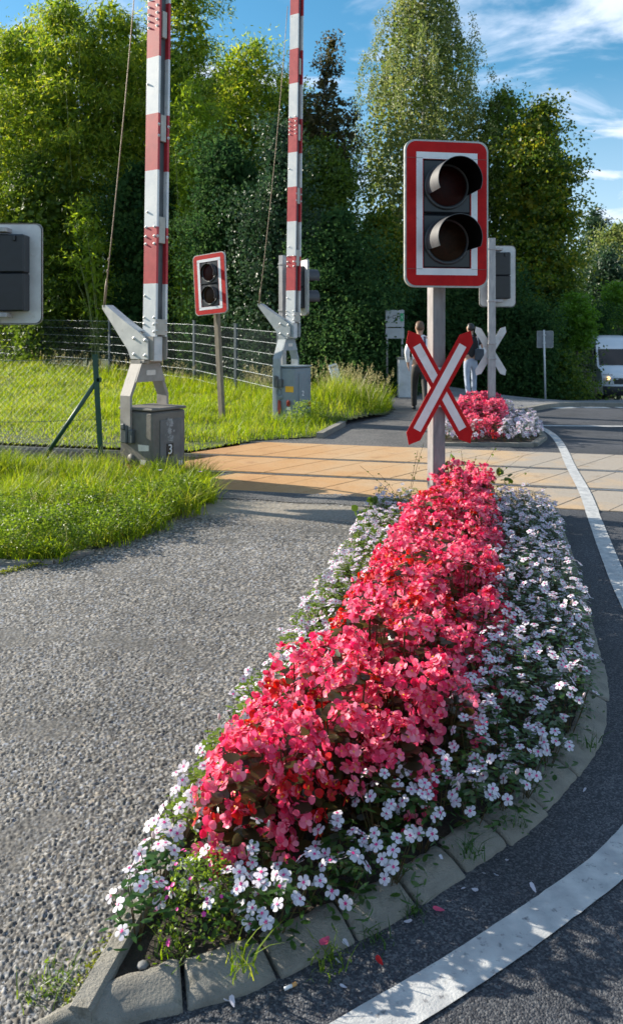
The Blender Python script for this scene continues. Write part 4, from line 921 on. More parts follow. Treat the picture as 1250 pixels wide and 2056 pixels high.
def person(root, h, stride, arms, cloth):
    """walks towards +Y (seen from behind); lengths for a 1.78 m figure, scaled"""
    k = h / 1.78
    def S(p): return tuple(q * k for q in p)
    J = dict(pelvis=(0, 0, .95), waist=(0, .01, 1.10), chest=(0, .02, 1.30), neck0=(0, .0, 1.47), neck=(0, .012, 1.54), head=(0, .03, 1.63), top=(0, .02, 1.72))
    hipz = .93; legs = {}
    for s, st in ((-1, stride), (1, -stride)):
        legs[s] = [(s * .09, 0, hipz), (s * .10, st * .32 + .02, .50), (s * .10, st * .62 - (.03 if st > 0 else .06), .09 if st > 0 else .12), (s * .11, st * .62 + .10, .035 if st > 0 else .03)]
    skin = pm('skin_' + cloth['id'], (.42, .24, .17), (.48, .28, .20), 8, .55)
    V = [J['pelvis'], J['waist'], J['chest'], J['neck0'], J['neck'], J['head'], J['top']]; Rr = [.125, .11, (.14, .10), .06, .055, (.082, .098), (.068, .08)]; E = [(i, i + 1) for i in range(6)]
    def add(p, r, frm): V.append(p); Rr.append(r); E.append((frm, len(V) - 1)); return len(V) - 1
    add((0, .135, 1.615), .016, 5)                                        # nose
    for s in (-1, 1): add((s * .088, .02, 1.63), (.012, .022), 5)         # ears
    armpts = {}
    for s in (-1, 1):
        sh = (s * .185, .0, 1.43); el, wr = arms[s]; i = add(sh, .055, 3 - 1); e = add(el, .04, i); w = add(wr, .026, e)
        d = (Vector(wr) - Vector(el)).normalized(); side = Vector((0, 1, 0)); side = (side - d * side.dot(d)).normalized()
        pm_ = add(tuple(Vector(wr) + d * .05), (.018, .034), w)
        for q, (o, l, c) in enumerate(((-.027, .075, .3), (-.009, .085, .35), (.009, .082, .4), (.026, .065, .5))):
            b0 = Vector(wr) + d * .085 + side * o; a = add(tuple(b0), .0085, pm_); m2 = add(tuple(b0 + d * l * .5 + Vector((-s * .01 * c, 0, 0))), .008, a); add(tuple(b0 + d * l * .85 + Vector((-s * .03 * c, 0, 0))), .0065, m2)
        t0 = add(tuple(Vector(wr) + d * .03 + side * .036), .0095, pm_); add(tuple(Vector(wr) + d * .075 + side * .052), .0075, t0)
        armpts[s] = (sh, el, wr)
    for s in (-1, 1):
        prev = 0
        for p, r in zip(legs[s], (.085, .055, .038, .03)): prev = add(p, r, prev)
    skin_obj('body', [S(p) for p in V], E, [tuple(q * k for q in r) if hasattr(r, '__len__') else r * k for r in Rr], skin, root)
    # shirt
    V = [(0, 0, .885), (0, .01, 1.08), (0, .02, 1.28), (0, .005, 1.43), (0, .008, 1.50)]; Rr = [(.158, .118), (.15, .112), (.172, .122), (.125, .085), (.062, .06)]; E = [(i, i + 1) for i in range(4)]
    for s in (-1, 1):
        sh, el, wr = armpts[s]; V.append((s * .175, 0, 1.41)); Rr.append(.072); E.append((2, len(V) - 1))
        el2, wr2 = Vector(el), Vector(wr)
        if cloth['long']: V += [el, tuple(wr2.lerp(el2, .08))]; Rr += [.056, .038]; E += [(len(V) - 3, len(V) - 2), (len(V) - 2, len(V) - 1)]
        else: V.append(tuple(Vector(sh).lerp(el2, .72))); Rr.append(.062); E.append((len(V) - 2, len(V) - 1))
    skin_obj('shirt', [S(p) for p in V], E, [tuple(q * k for q in r) if hasattr(r, '__len__') else r * k for r in Rr], cloth['shirt'], root)
    V = [(0, 0, .96), (0, 0, .90)]; Rr = [(.150, .112), (.152, .118)]; E = [(0, 1)]
    for s in (-1, 1):
        pr = 1
        for p, r in zip([(s * .088, -.005, .80)] + [tuple(Vector(legs[s][1]))] + [tuple(Vector(legs[s][2]) + Vector((0, 0, -.02)))], (.094, .072, .058)):
            V.append(p); Rr.append(r); E.append((pr, len(V) - 1)); pr = len(V) - 1
    skin_obj('trousers', [S(p) for p in V], E, [tuple(q * k for q in r) if hasattr(r, '__len__') else r * k for r in Rr], cloth['trousers'], root)
    for s in (-1, 1):
        a = Vector(legs[s][2]); b = Vector(legs[s][3])
        skin_obj('shoe', [S(p) for p in (a + Vector((0, -.06, -.045)), a + Vector((0, 0, -.03)), (a + b) / 2 + Vector((0, .0, -.02)), b + Vector((0, .07, 0)))], [(0, 1), (1, 2), (2, 3)], [(.04 * k, .035 * k), (.045 * k, .045 * k), (.045 * k, .036 * k), (.035 * k, .025 * k)], MT['ink'], root)
    skin_obj('hair', [S(p) for p in ((0, -.045, 1.575), (0, -.035, 1.66), (0, .0, 1.735), (0, .07, 1.74))], [(0, 1), (1, 2), (2, 3)], [(.08 * k, .06 * k), (.096 * k, .075 * k), (.08 * k, .055 * k), (.06 * k, .03 * k)], cloth['hair'], root)
    return S
w_shirt = pm('white_shirt', (.74, .78, .84), (.82, .85, .90), 6, .8, bump=.01, bscale=9)
p1 = empty('person', W(842, 670, 15.8).xy.to_3d(), R(-4)); p1.location.z = .012
Sx = person(p1, 1.80, .36, {-1: ((-.255, -.03, 1.17), (-.225, .06, .93)), 1: ((.25, -.05, 1.17), (.24, .06, .95))}, dict(id='a', long=True, shirt=w_shirt, trousers=pm('dark_trousers', (.022, .020, .020), (.04, .036, .034), 8, .8, bump=.008, bscale=12), hair=pm('brown_hair', (.10, .055, .03), (.16, .09, .05), 30, .6)))
mb = MB(); sp_ = [(.085, -.105, 1.05), (.09, -.128, 1.20), (.093, -.125, 1.35), (.09, -.075, 1.475), (.085, .02, 1.52)]
for a, b in zip(sp_[:-1], sp_[1:]):
    mb.add([(a[0] - .016, a[1], a[2]), (a[0] + .016, a[1], a[2]), (b[0] + .016, b[1], b[2]), (b[0] - .016, b[1], b[2]), (a[0] - .016, a[1] + .012, a[2]), (a[0] + .016, a[1] + .012, a[2]), (b[0] + .016, b[1] + .012, b[2]), (b[0] - .016, b[1] + .012, b[2])], [(0, 1, 2, 3), (0, 3, 7, 4), (1, 5, 6, 2), (4, 7, 6, 5)])
mb.build('strap', pm('navy_strap', (.015, .02, .06), (.02, .03, .08), 20, .7), p1)
tag(p1, 'man in a white shirt and dark trousers walking away, partly behind the near post', 'person', 'people walking away')
p2 = empty('person', W(944, 670, 18.0).xy.to_3d(), R(5)); p2.location.z = .10
Sx = person(p2, 1.70, -.16, {-1: ((-.275, -.03, 1.19), (-.285, .10, .99)), 1: ((.27, -.05, 1.18), (.21, .15, 1.12))}, dict(id='b', long=False, shirt=pm('black_tee', (.014, .013, .016), (.024, .022, .026), 8, .85, bump=.008, bscale=12), trousers=pm('faded_jeans', (.22, .27, .36), (.34, .39, .48), 7, .85, bump=.006, bscale=20), hair=pm('black_hair', (.012, .01, .009), (.02, .017, .015), 30, .5)))
tag(p2, 'man in a black tee and faded jeans walking away before the hedge', 'person', 'people walking away')
mb = MB(); mb.prism([(-.10, -.15), (.10, -.17), (.12, .11), (.02, .17), (-.11, .12)], 'y', -.012, .012); pp = mb.build('paper_folder', MT['white'])
pp.location = Vector(p2.location) + Vector((.235, -.03, 1.06)); pp.rotation_euler = (0, R(38), R(6)); tag(pp, 'pale paper folder carried under the arm of the man in jeans', 'folder')
mb = MB(); mb.box((0, 0, 0), (.055, .012, .16), bev=.004); ph = mb.build('phone', pm('phone_case', (.10, .16, .18), (.2, .28, .3), 20, .3)); ph.location = Vector(p2.location) + Vector((-.29, .115, .86)); ph.rotation_euler = (0, R(42), 0); tag(ph, 'slim greyish phone held low in the left hand of the man in jeans', 'phone')
b = empty('shoulder_bag', Vector(p2.location) + Vector((.17, -.13, .98)))
mb = MB(); mb.box((0, 0, 0), (.20, .09, .26), bev=.03); mb.build('bag_body', pm('dark_bag', (.03, .04, .055), (.05, .06, .08), 12, .7), b)
mb = MB(); mb.tube([(-.02, -.01, .12), (-.03, -.02, .30), (-.05, .05, .49), (-.07, .14, .53)], .014, 6); mb.build('bag_strap', pm('grey_strap', (.08, .10, .14), (.12, .14, .18), 12, .7), b)
tag(b, 'dark shoulder bag on the back of the man in jeans', 'bag')

# ------------------------------------------------------------------ leaves, petals, blades in bulk
class Acc:
    def __init__(s): s.V = []; s.Q = []; s.T = []; s.mq = []; s.mt = []; s.n = 0
    def add(s, V, Q=None, T=None, mi=0):
        V = np.asarray(V, float).reshape(-1, 3); s.V.append(V)
        if Q is not None and len(Q): s.Q.append(np.asarray(Q) + s.n); s.mq.append(np.full(len(Q), mi))
        if T is not None and len(T): s.T.append(np.asarray(T) + s.n); s.mt.append(np.full(len(T), mi))
        s.n += len(V)
    def mesh(s, name, mats, smooth=False):
        Q = np.concatenate(s.Q) if s.Q else None; T = np.concatenate(s.T) if s.T else None
        mi = np.concatenate(s.mq + s.mt) if (s.mq or s.mt) else None
        return np_mesh(name, np.concatenate(s.V), Q, T, mats, mi, smooth)
def unit(v): return v / np.maximum(np.linalg.norm(v, axis=-1, keepdims=True), 1e-9)
def leaf_quads(P, D, L, Wd, r, fold=.25):
    """a folded diamond per leaf"""
    n = len(P); S = unit(np.cross(D, r.standard_normal((n, 3)))); Nn = np.cross(D, S)
    m = P + D * (L * .42)[:, None] - Nn * (Wd * fold)[:, None] * .5
    V = np.stack([P, m + S * (Wd / 2)[:, None], P + D * L[:, None], m - S * (Wd / 2)[:, None]], 1).reshape(-1, 3)
    return V, np.arange(n * 4).reshape(n, 4)
def petal(L, Wd, cup=.25, prof=(.18, .72, 1.0, .55), us=(0, .33, .72, 1.0), curl=.1):
    V = []
    for u, w in zip(us, prof):
        for t in (-1, 0, 1): V.append((t * Wd / 2 * w, u * L - (.06 * L if (t != 0 and u == 1.0) else 0), cup * L * u * u + curl * Wd * abs(t) * w * .5))
    Q = [(i * 3 + j, i * 3 + j + 1, (i + 1) * 3 + j + 1, (i + 1) * 3 + j) for i in range(3) for j in range(2)]
    return np.array(V), np.array(Q)
def rotm(n, spin):
    """matrix with z along n"""
    n = np.asarray(n, float); n = n / np.linalg.norm(n); a = np.array([0, 0, 1.]) if abs(n[2]) < .9 else np.array([1., 0, 0])
    x = np.cross(a, n); x /= np.linalg.norm(x); y = np.cross(n, x); c, s = math.cos(spin), math.sin(spin)
    return np.stack([x * c + y * s, -x * s + y * c, n], 1)
def begonia_flower(acc, c, n, size, r, m0=0):
    M = rotm(n, r.uniform(0, 6.28)); double = r.random() < .3
    for k in range(4 if not double else 6):
        big = (k % 2 == 0)
        V, Q = petal(size * (.52 if big else .46), size * (.62 if big else .36), cup=r.uniform(.05, .35) + (.25 if k >= 4 else 0), prof=(.25, .85, 1.0, .5), curl=r.uniform(-.1, .25))
        a = k * math.pi / 2 + r.normal(0, .12) + (.6 if k >= 4 else 0); ca, sa = math.cos(a), math.sin(a)
        V = V @ np.array([[ca, -sa, 0], [sa, ca, 0], [0, 0, 1]]).T; V[:, 2] += .002 * k
        acc.add(V @ M.T + c, Q, mi=m0)
    for k in range(5):
        V = r.normal(0, .0022, (4, 3)) + np.array([0, 0, .007]); acc.add(V @ M.T + c, [(0, 1, 2, 3)], mi=1)
def begonia_cluster(seed, mat):
    r = np.random.default_rng(seed); acc = Acc()
    k = r.integers(4, 7)
    for i in range(k):
        a = 2 * math.pi * i / k + r.normal(0, .3); off = np.array([math.cos(a), math.sin(a), 0]) * r.uniform(.016, .032) + np.array([0, 0, r.uniform(-.018, .014)])
        n = np.array([math.cos(a) * .7, math.sin(a) * .7, 1.0]) + r.normal(0, .35, 3)
        begonia_flower(acc, off, n, r.uniform(.030, .043), r)
    for i in range(2):                                                    # closed buds
        c = np.append(r.normal(0, .022, 2), r.uniform(.0, .015)); M = rotm(r.normal(0, 1, 3) + np.array([0, 0, .5]), 0)
        for s in (0, math.pi):
            V, Q = petal(.022, .02, cup=-.3, prof=(.3, .9, 1, .5)); V[:, 2] += .004; ca, sa = math.cos(s), math.sin(s)
            V = V @ np.array([[ca, 0, sa], [0, 1, 0], [-sa, 0, ca]]).T; acc.add(V @ M.T + c, Q)
    acc.add([(0, .0012, -.05), (0, -.0012, -.05), (0, -.0012, 0), (0, .0012, 0)], [(0, 1, 2, 3)], mi=2)
    return acc.mesh('blossom', [MT[mat], MT['stamen'], MT['stem']], True)
def vinca_flower(seed):
    r = np.random.default_rng(seed); acc = Acc(); sz = .0205
    droop = r.uniform(-.12, .1)
    for k in range(5):
        if r.random() < .04: continue
        V, Q = petal(sz * r.uniform(.93, 1.05), sz * r.uniform(.70, .84), cup=droop, prof=(.14, .58, 1.0, .66), curl=r.uniform(-.12, .08))
        a = k * 2 * math.pi / 5 + r.normal(0, .05); ca, sa = math.cos(a), math.sin(a)
        acc.add(V @ np.array([[ca, -sa, 0], [sa, ca, 0], [0, 0, 1]]).T + np.array([0, 0, .0006 * k]), Q)
    ey = []
    for k in range(10):
        a = k * math.pi / 5 + math.pi / 2; q = .0072 if k % 2 == 0 else .0030; ey.append((q * math.cos(a), q * math.sin(a), .0036 if q < .004 else .0032))
    ey.append((0, 0, .004)); acc.add(ey, T=[(10, k, (k + 1) % 10) for k in range(10)], mi=1)
    acc.add([(.001, 0, -.028), (-.001, 0, -.028), (-.001, 0, 0), (.001, 0, 0)], [(0, 1, 2, 3)], mi=2)
    return acc.mesh('flower', [MT['petal_white'], MT['eye'], MT['stem']], True)
def broad_leaf(acc, c, n, L, Wd, r, mi=0, prof=(.5, 1.0, .85, .12)):
    V, Q = petal(L, Wd, cup=r.uniform(-.25, .15), prof=prof, us=(0, .3, .68, 1.0), curl=r.uniform(0, .3)); V[:, 1] -= L * .4
    acc.add(V @ rotm(n, r.uniform(0, 6.28)).T + c, Q, mi=mi)
def dome(r, n, rad, h, lo=.0, hi=1.0, shell=(.8, 1.0)):
    """points on and in a dome, with outward normals"""
    out = []
    for _ in range(n):
        z = r.uniform(lo, hi); a = r.uniform(0, 6.283); q = math.sqrt(max(0, 1 - z * z)) * r.uniform(*shell) if z < .98 else .05
        q = max(q, r.uniform(0, .5) if z > .75 else 0)
        p = np.array([math.cos(a) * q * rad, math.sin(a) * q * rad, z * h * r.uniform(.88, 1.04)]); nn = np.array([math.cos(a) * q, math.sin(a) * q, .35 + z * .9]); out.append((p, nn / np.linalg.norm(nn)))
    return out
def begonia_foliage(seed, rad, h, n=60):
    r = np.random.default_rng(seed); acc = Acc()
    for p, nn in dome(r, n, rad, h * .92, .12, 1.0, (.45, 1.0)):
        broad_leaf(acc, p, nn + r.normal(0, .45, 3), r.uniform(.038, .066), r.uniform(.032, .054), r)
    for k in range(7):
        a = r.uniform(0, 6.28); q = np.array([math.cos(a), math.sin(a), 0]) * rad * r.uniform(.2, .75); b = np.array([0, 0, 0.]) + q * .2; t = q + np.array([0, 0, h * r.uniform(.6, .9)])
        for ax in (np.array([.004, 0, 0]), np.array([0, .004, 0])): acc.add([b - ax, b + ax, t + ax * .6, t - ax * .6], [(0, 1, 2, 3)], mi=1)
    return acc.mesh('foliage', [MT['begonia_leaf'], MT['stem']], True)
def vinca_foliage(seed, rad, h, mat, n=84, dens=1.0):
    r = np.random.default_rng(seed); acc = Acc()
    for p, nn in dome(r, n, rad, h * .93, .05, 1.0, (.4, 1.05)):
        broad_leaf(acc, p, nn + r.normal(0, .5, 3), r.uniform(.028, .046), r.uniform(.011, .017), r, prof=(.35, 1.0, .9, .1))
    for k in range(6):
        a = r.uniform(0, 6.28); q = np.array([math.cos(a), math.sin(a), 0]) * rad * r.uniform(.2, .8); b = q * .2; t = q + np.array([0, 0, h * r.uniform(.6, .95)])
        for ax in (np.array([.002, 0, 0]), np.array([0, .002, 0])): acc.add([b - ax, b + ax, t + ax * .6, t - ax * .6], [(0, 1, 2, 3)], mi=1)
    return acc.mesh('foliage', [MT[mat], MT['stem']], True)
BEG = [(-.385, 2.16), (-.33, 2.48), (-.125, 2.9), (.055, 3.3), (.275, 4.1), (.57, 5.4), (.85, 6.2), (1.14, 6.4), (1.22, 7.1), (1.62, 7.1), (1.31, 5.7), (1.13, 4.9), (.89, 3.83), (.69, 3.2), (.48, 2.66), (.24, 2.38), (-.02, 2.18)]
def poly_dist(poly, p):
    p = np.asarray(p, float); best = 9
    for i in range(len(poly)):
        a = np.array(poly[i]); b = np.array(poly[(i + 1) % len(poly)]); t = np.clip(np.dot(p - a, b - a) / np.dot(b - a, b - a), 0, 1); best = min(best, np.linalg.norm(p - a - (b - a) * t))
    return best
def scatter(poly, sp, r, excl=None, inset=0.0, tries=9000):
    lo = np.min(poly, 0); hi = np.max(poly, 0); out = []
    cand = lo + (hi - lo) * r.random((tries, 2)); cand = cand[pts_in(poly, cand)]
    for c in cand:
        if excl is not None and excl(c): continue
        if inset and poly_dist(poly, c) < inset: continue
        if all((c[0] - o[0]) ** 2 + (c[1] - o[1]) ** 2 > sp * sp for o in out): out.append(c)
    return out
def rot_to(n, spin): return Matrix(rotm(n, spin).tolist()).to_euler()

def flower_bed():
    r = np.random.default_rng(21)
    pink = [begonia_cluster(100 + i, 'petal_pink') for i in range(9)]; red = [begonia_cluster(200 + i, 'petal_red') for i in range(4)]
    fol = [begonia_foliage(300 + i, .145, 1.0) for i in range(6)]       # unit height, scaled per plant
    pts = scatter(BEG, .165, r, excl=lambda c: (c[0] - .957) ** 2 + (c[1] - 6.1) ** 2 < .012, inset=.05)
    for (x, y) in pts:
        e = poly_dist(BEG, (x, y)); h = (.285 + .18 * min(1, e / .22)) * r.uniform(.82, 1.16) * (0.90 if y < 2.5 else 1.0) * (1.0 if y < 6.3 else .95)
        p = empty('begonia_plant', (x, y, .03), r.uniform(0, 6.28))
        if y < 2.6: lab = 'coral red begonia plant at the narrow front end of the long flower bed'
        elif y > 6.15: lab = 'coral red begonia plant behind the near signal post at the back of the long bed'
        elif e < .13: lab = f"coral pink begonia plant on the {'footpath' if x < .33 * (y - 2) else 'road'} side edge of the long begonia mass"
        else: lab = 'coral pink begonia plant in the middle of the long begonia mass'
        tag(p, lab, 'flowering plant', 'begonias massed in the long flower bed')
        link('foliage', fol[r.integers(6)], p, (0, 0, 0), None, (1, 1, h))
        if y < 2.8: link('foliage', fol[r.integers(6)], p, (0, 0, 0), (0, 0, 2.1), (.97, .97, h * .72))
        near = y < 2.75; nb = 27 if near else 24
        for q, nn in dome(r, nb, .135, h * 1.03, .22, 1.0, (.8, 1.08)):
            nn = nn + r.normal(0, .22, 3); isred = r.random() < (.17 if x < .33 * (y - 2) + .05 else .09)
            link('blossom', (red if isred else pink)[r.integers(4 if isred else 9)], p, tuple(q), rot_to(nn, r.uniform(0, 6.28)), r.uniform(.85, 1.15) * (1.0 if y < 5 else 1.05))
    # white vinca
    vf = [vinca_flower(400 + i) for i in range(7)]
    vl = [vinca_foliage(500 + i, .10, 1.0, 'vinca_leaf') for i in range(5)]; pl = [vinca_foliage(520 + i, .09, 1.0, 'pale_leaf') for i in range(4)]
    bm_ = MB(); bm_.lathe([(.0, 0), (.004, .004), (.0055, .013), (.003, .022), (0, .024)], 6); budm = bm_.build('bud', MT['bud'], link_it=False)
    def in_beg(c): return pts_in(BEG, [c])[0] and poly_dist(BEG, c) > .02
    def is_left(c): return c[0] < -.02 + .30 * (c[1] - 2.2)
    cup = np.array([-.28, 2.09])
    WIDE = BED[:len(resample(EDGE_L, .15))] + [(p[0], p[1]) for p in [(q[0] + n[0] * .062, q[1] + n[1] * .062) for q, n in zip(resample(KERB, .1), (lambda T: np.stack([-T[:, 1], T[:, 0]], -1) / np.linalg.norm(T, axis=1)[:, None])(np.gradient(resample(KERB, .1), axis=0)))][::-1] if p[0] > -.30]
    spots = [c for c in scatter(WIDE, .096, r, excl=lambda c: in_beg(c) or c[1] < 1.99 or np.hypot(c[0] + .285, c[1] - 2.045) < .08 or (c[0] > .9 and c[1] > 6.6 and c[0] < 1.6), inset=.012)]
    for (x, y) in spots:
        left = is_left((x, y)); e = poly_dist(WIDE, (x, y)); eb = poly_dist(BEG, (x, y))
        if left and y > 2.5: h = r.uniform(.15, .20)
        else: h = r.uniform(.14, .19) + .10 * min(1, max(0, e - .05) / .2)
        if y < 2.25: h = r.uniform(.12, .17)
        p = empty('vinca_plant', (x, y, .03), r.uniform(0, 6.28))
        if y < 2.35: lab = 'white vinca plant with magenta eyes at the front tip of the long flower bed'; grp = 'white vinca at the front of the long bed'
        elif left: lab = 'sunlit white bedding plant in the narrow band beside the footpath'; grp = 'white plants along the footpath side'
        else: lab = 'white vinca plant with magenta eyes between the begonias and the road kerb'; grp = 'white vinca along the road side'
        tag(p, lab, 'flowering plant', grp)
        link('foliage', (pl if left and y > 2.3 else vl)[r.integers(4)], p, (0, 0, 0), None, (1, 1, h))
        nf = int(r.integers(10, 16)) if y > 2.3 else int(r.integers(11, 15))
        if left and y > 2.3: nf -= 1
        for q, nn in dome(r, nf, .092, h + .018, .45, 1.0, (.75, 1.1)):
            nn = nn + r.normal(0, .30, 3) + np.array([0, 0, .25]); c_, s_ = math.cos(-p.rotation_euler.z), math.sin(-p.rotation_euler.z)
            t = np.array([-.12, -.30, 0]) if y < 2.9 else np.array([0, -.1, 0]); nn = nn + np.array([t[0] * c_ - t[1] * s_, t[0] * s_ + t[1] * c_, 0])
            link('flower', vf[r.integers(7)], p, tuple(q), rot_to(nn, r.uniform(0, 6.28)), r.uniform(.78, 1.0))
        if r.random() < .35:
            q, nn = dome(r, 1, .08, h + .03, .6, 1.0)[0]; link('bud', budm, p, tuple(q), rot_to(nn + np.array([0, 0, .6]), 0), r.uniform(.8, 1.1))
    # low plant with tiny magenta flowers at the front
    a = Acc(); rr = np.random.default_rng(5)
    for p, nn in dome(rr, 900, .125, .19, .0, 1.0, (.35, 1.03)): broad_leaf(a, p, nn + rr.normal(0, .6, 3), rr.uniform(.008, .015), rr.uniform(.004, .007), rr)
    root = empty('cuphea_plant', (-.285, 2.045, .03)); link('foliage', a.mesh('foliage', [MT['pale_leaf']], True), root)
    fb = Acc()
    for k in range(5): V, Q = petal(.005, .004); ca, sa = math.cos(k * 1.257), math.sin(k * 1.257); fb.add(V @ np.array([[ca, -sa, 0], [sa, ca, 0], [0, 0, 1]]).T, Q)
    fm = fb.mesh('flower', [MT['cuphea']])
    for q, nn in dome(rr, 26, .126, .195, .2, 1.0, (.95, 1.05)): link('flower', fm, root, tuple(q), rot_to(nn, 0), rr.uniform(.8, 1.3))
    tag(root, 'low bushy plant with tiny leaves and tiny magenta flowers at the bed front', 'flowering plant')
    # the small far bed: plants too small to show parts
    def merged(name, seed, fol_fn, fl, nfl, rad, h, lo, k):
        rr = np.random.default_rng(seed); acc = Acc(); base = fol_fn
        n = len(base.vertices); co = np.empty(n * 3, np.float32); base.vertices.foreach_get('co', co); co = co.reshape(-1, 3) * np.array([1, 1, h])
        def put(me, V, off):
            Q = [tuple(p.vertices) for p in me.polygons if len(p.vertices) == 4]; T = [tuple(p.vertices) for p in me.polygons if len(p.vertices) == 3]
            idx = {m.name: i for i, m in enumerate(mats)}
            acc_b = acc.n; acc.V.append(V); acc.n += len(V)
            for p in me.polygons:
                mi = idx[me.materials[p.material_index].name]
                if len(p.vertices) == 4: acc.Q.append(np.array([list(p.vertices)]) + acc_b); acc.mq.append(np.array([mi]))
                else: acc.T.append(np.array([list(p.vertices)]) + acc_b); acc.mt.append(np.array([mi]))
        mats = []
        for me in [base] + fl:
            for m in me.materials:
                if m not in mats: mats.append(m)
        put(base, co, 0)
        for q, nn in dome(rr, nfl, rad, h * 1.03, lo, 1.0, (.85, 1.08)):
            me = fl[rr.integers(len(fl))]; m = len(me.vertices); v = np.empty(m * 3, np.float32); me.vertices.foreach_get('co', v)
            put(me, (v.reshape(-1, 3) * k) @ rotm(nn + rr.normal(0, .25, 3), rr.uniform(0, 6.28)).T + q, 0)
        return acc.mesh(name, mats, True)
    bmesh_ = [merged('begonia_plant', 700 + i, fol[i], pink + red[:1], 18, .15, .44, .15, 1.2) for i in range(3)]
    vmesh_ = [merged('vinca_plant', 720 + i, vl[i], vf, 16, .115, .24, .25, 1.5) for i in range(2)] + [merged('vinca_plant', 730, pl[0], vf, 16, .115, .24, .25, 1.5)]
    B2 = [(2.02, 11.10), (2.62, 11.06), (2.86, 12.0), (3.2, 13.3), (3.3, 14.6), (2.75, 14.5), (2.32, 12.7)]
    for (x, y) in scatter(B2, .21, r, inset=.04):
        o = link('begonia_plant', bmesh_[r.integers(3)], None, (x, y, .05), (0, 0, r.uniform(0, 6.28)), r.uniform(.8, 1.0) * (.82 if y < 12.2 else 1.12))
        tag(o, 'coral red begonia plant in the small flower bed around the far post', 'flowering plant', 'begonias in the far bed')
    for (x, y) in scatter(BED2, .17, r, excl=lambda c: pts_in(B2, [c])[0], inset=.01):
        o = link('vinca_plant', vmesh_[r.integers(3)], None, (x, y, .05), (0, 0, r.uniform(0, 6.28)), r.uniform(.9, 1.25))
        tag(o, 'white flowered plant edging the small flower bed around the far post', 'flowering plant', 'white plants in the far bed')
flower_bed()

# ------------------------------------------------------------------ grass
def blades(P, h, w, lean, az, r):
    n = len(P); d = np.stack([np.cos(az), np.sin(az), 0 * az], -1); s = np.stack([-np.sin(az + r.normal(0, .8, n)), np.cos(az), 0 * az], -1)
    V = []
    for t, wk in ((0, 1.0), (.4, .85), (.75, .5)):
        c = P + d * (lean * h * t * t)[:, None] + np.array([0, 0, 1.]) * (h * t * (1 - .25 * lean * t))[:, None]
        V += [c - s * (w * wk / 2)[:, None], c + s * (w * wk / 2)[:, None]]
    V.append(P + d * (lean * h)[:, None] + np.array([0, 0, 1.]) * (h * (1 - .25 * lean))[:, None])
    V = np.stack(V, 1); b = np.arange(n)[:, None] * 7
    Q = np.concatenate([b + np.array([0, 1, 3, 2]), b + np.array([2, 3, 5, 4])]); T = b + np.array([4, 5, 6])
    return V.reshape(-1, 3), Q, T
def in_poly_pts(poly, n, r):
    lo = np.min(poly, 0); hi = np.max(poly, 0); out = np.zeros((0, 2))
    while len(out) < n:
        c = lo + (hi - lo) * r.random((n, 2)); out = np.concatenate([out, c[pts_in(poly, c)]])
    return out[:n]
def vnoise(x, y, s, seed):
    g = np.random.default_rng(seed).random((64, 64)); fx, fy = x / s, y / s; i, j = np.floor(fx).astype(int), np.floor(fy).astype(int); u, v = fx - i, fy - j; u = u * u * (3 - 2 * u); v = v * v * (3 - 2 * v)
    q = lambda a, b: g[(i + a) % 64, (j + b) % 64]
    return (q(0, 0) * (1 - u) + q(1, 0) * u) * (1 - v) + (q(0, 1) * (1 - u) + q(1, 1) * u) * v
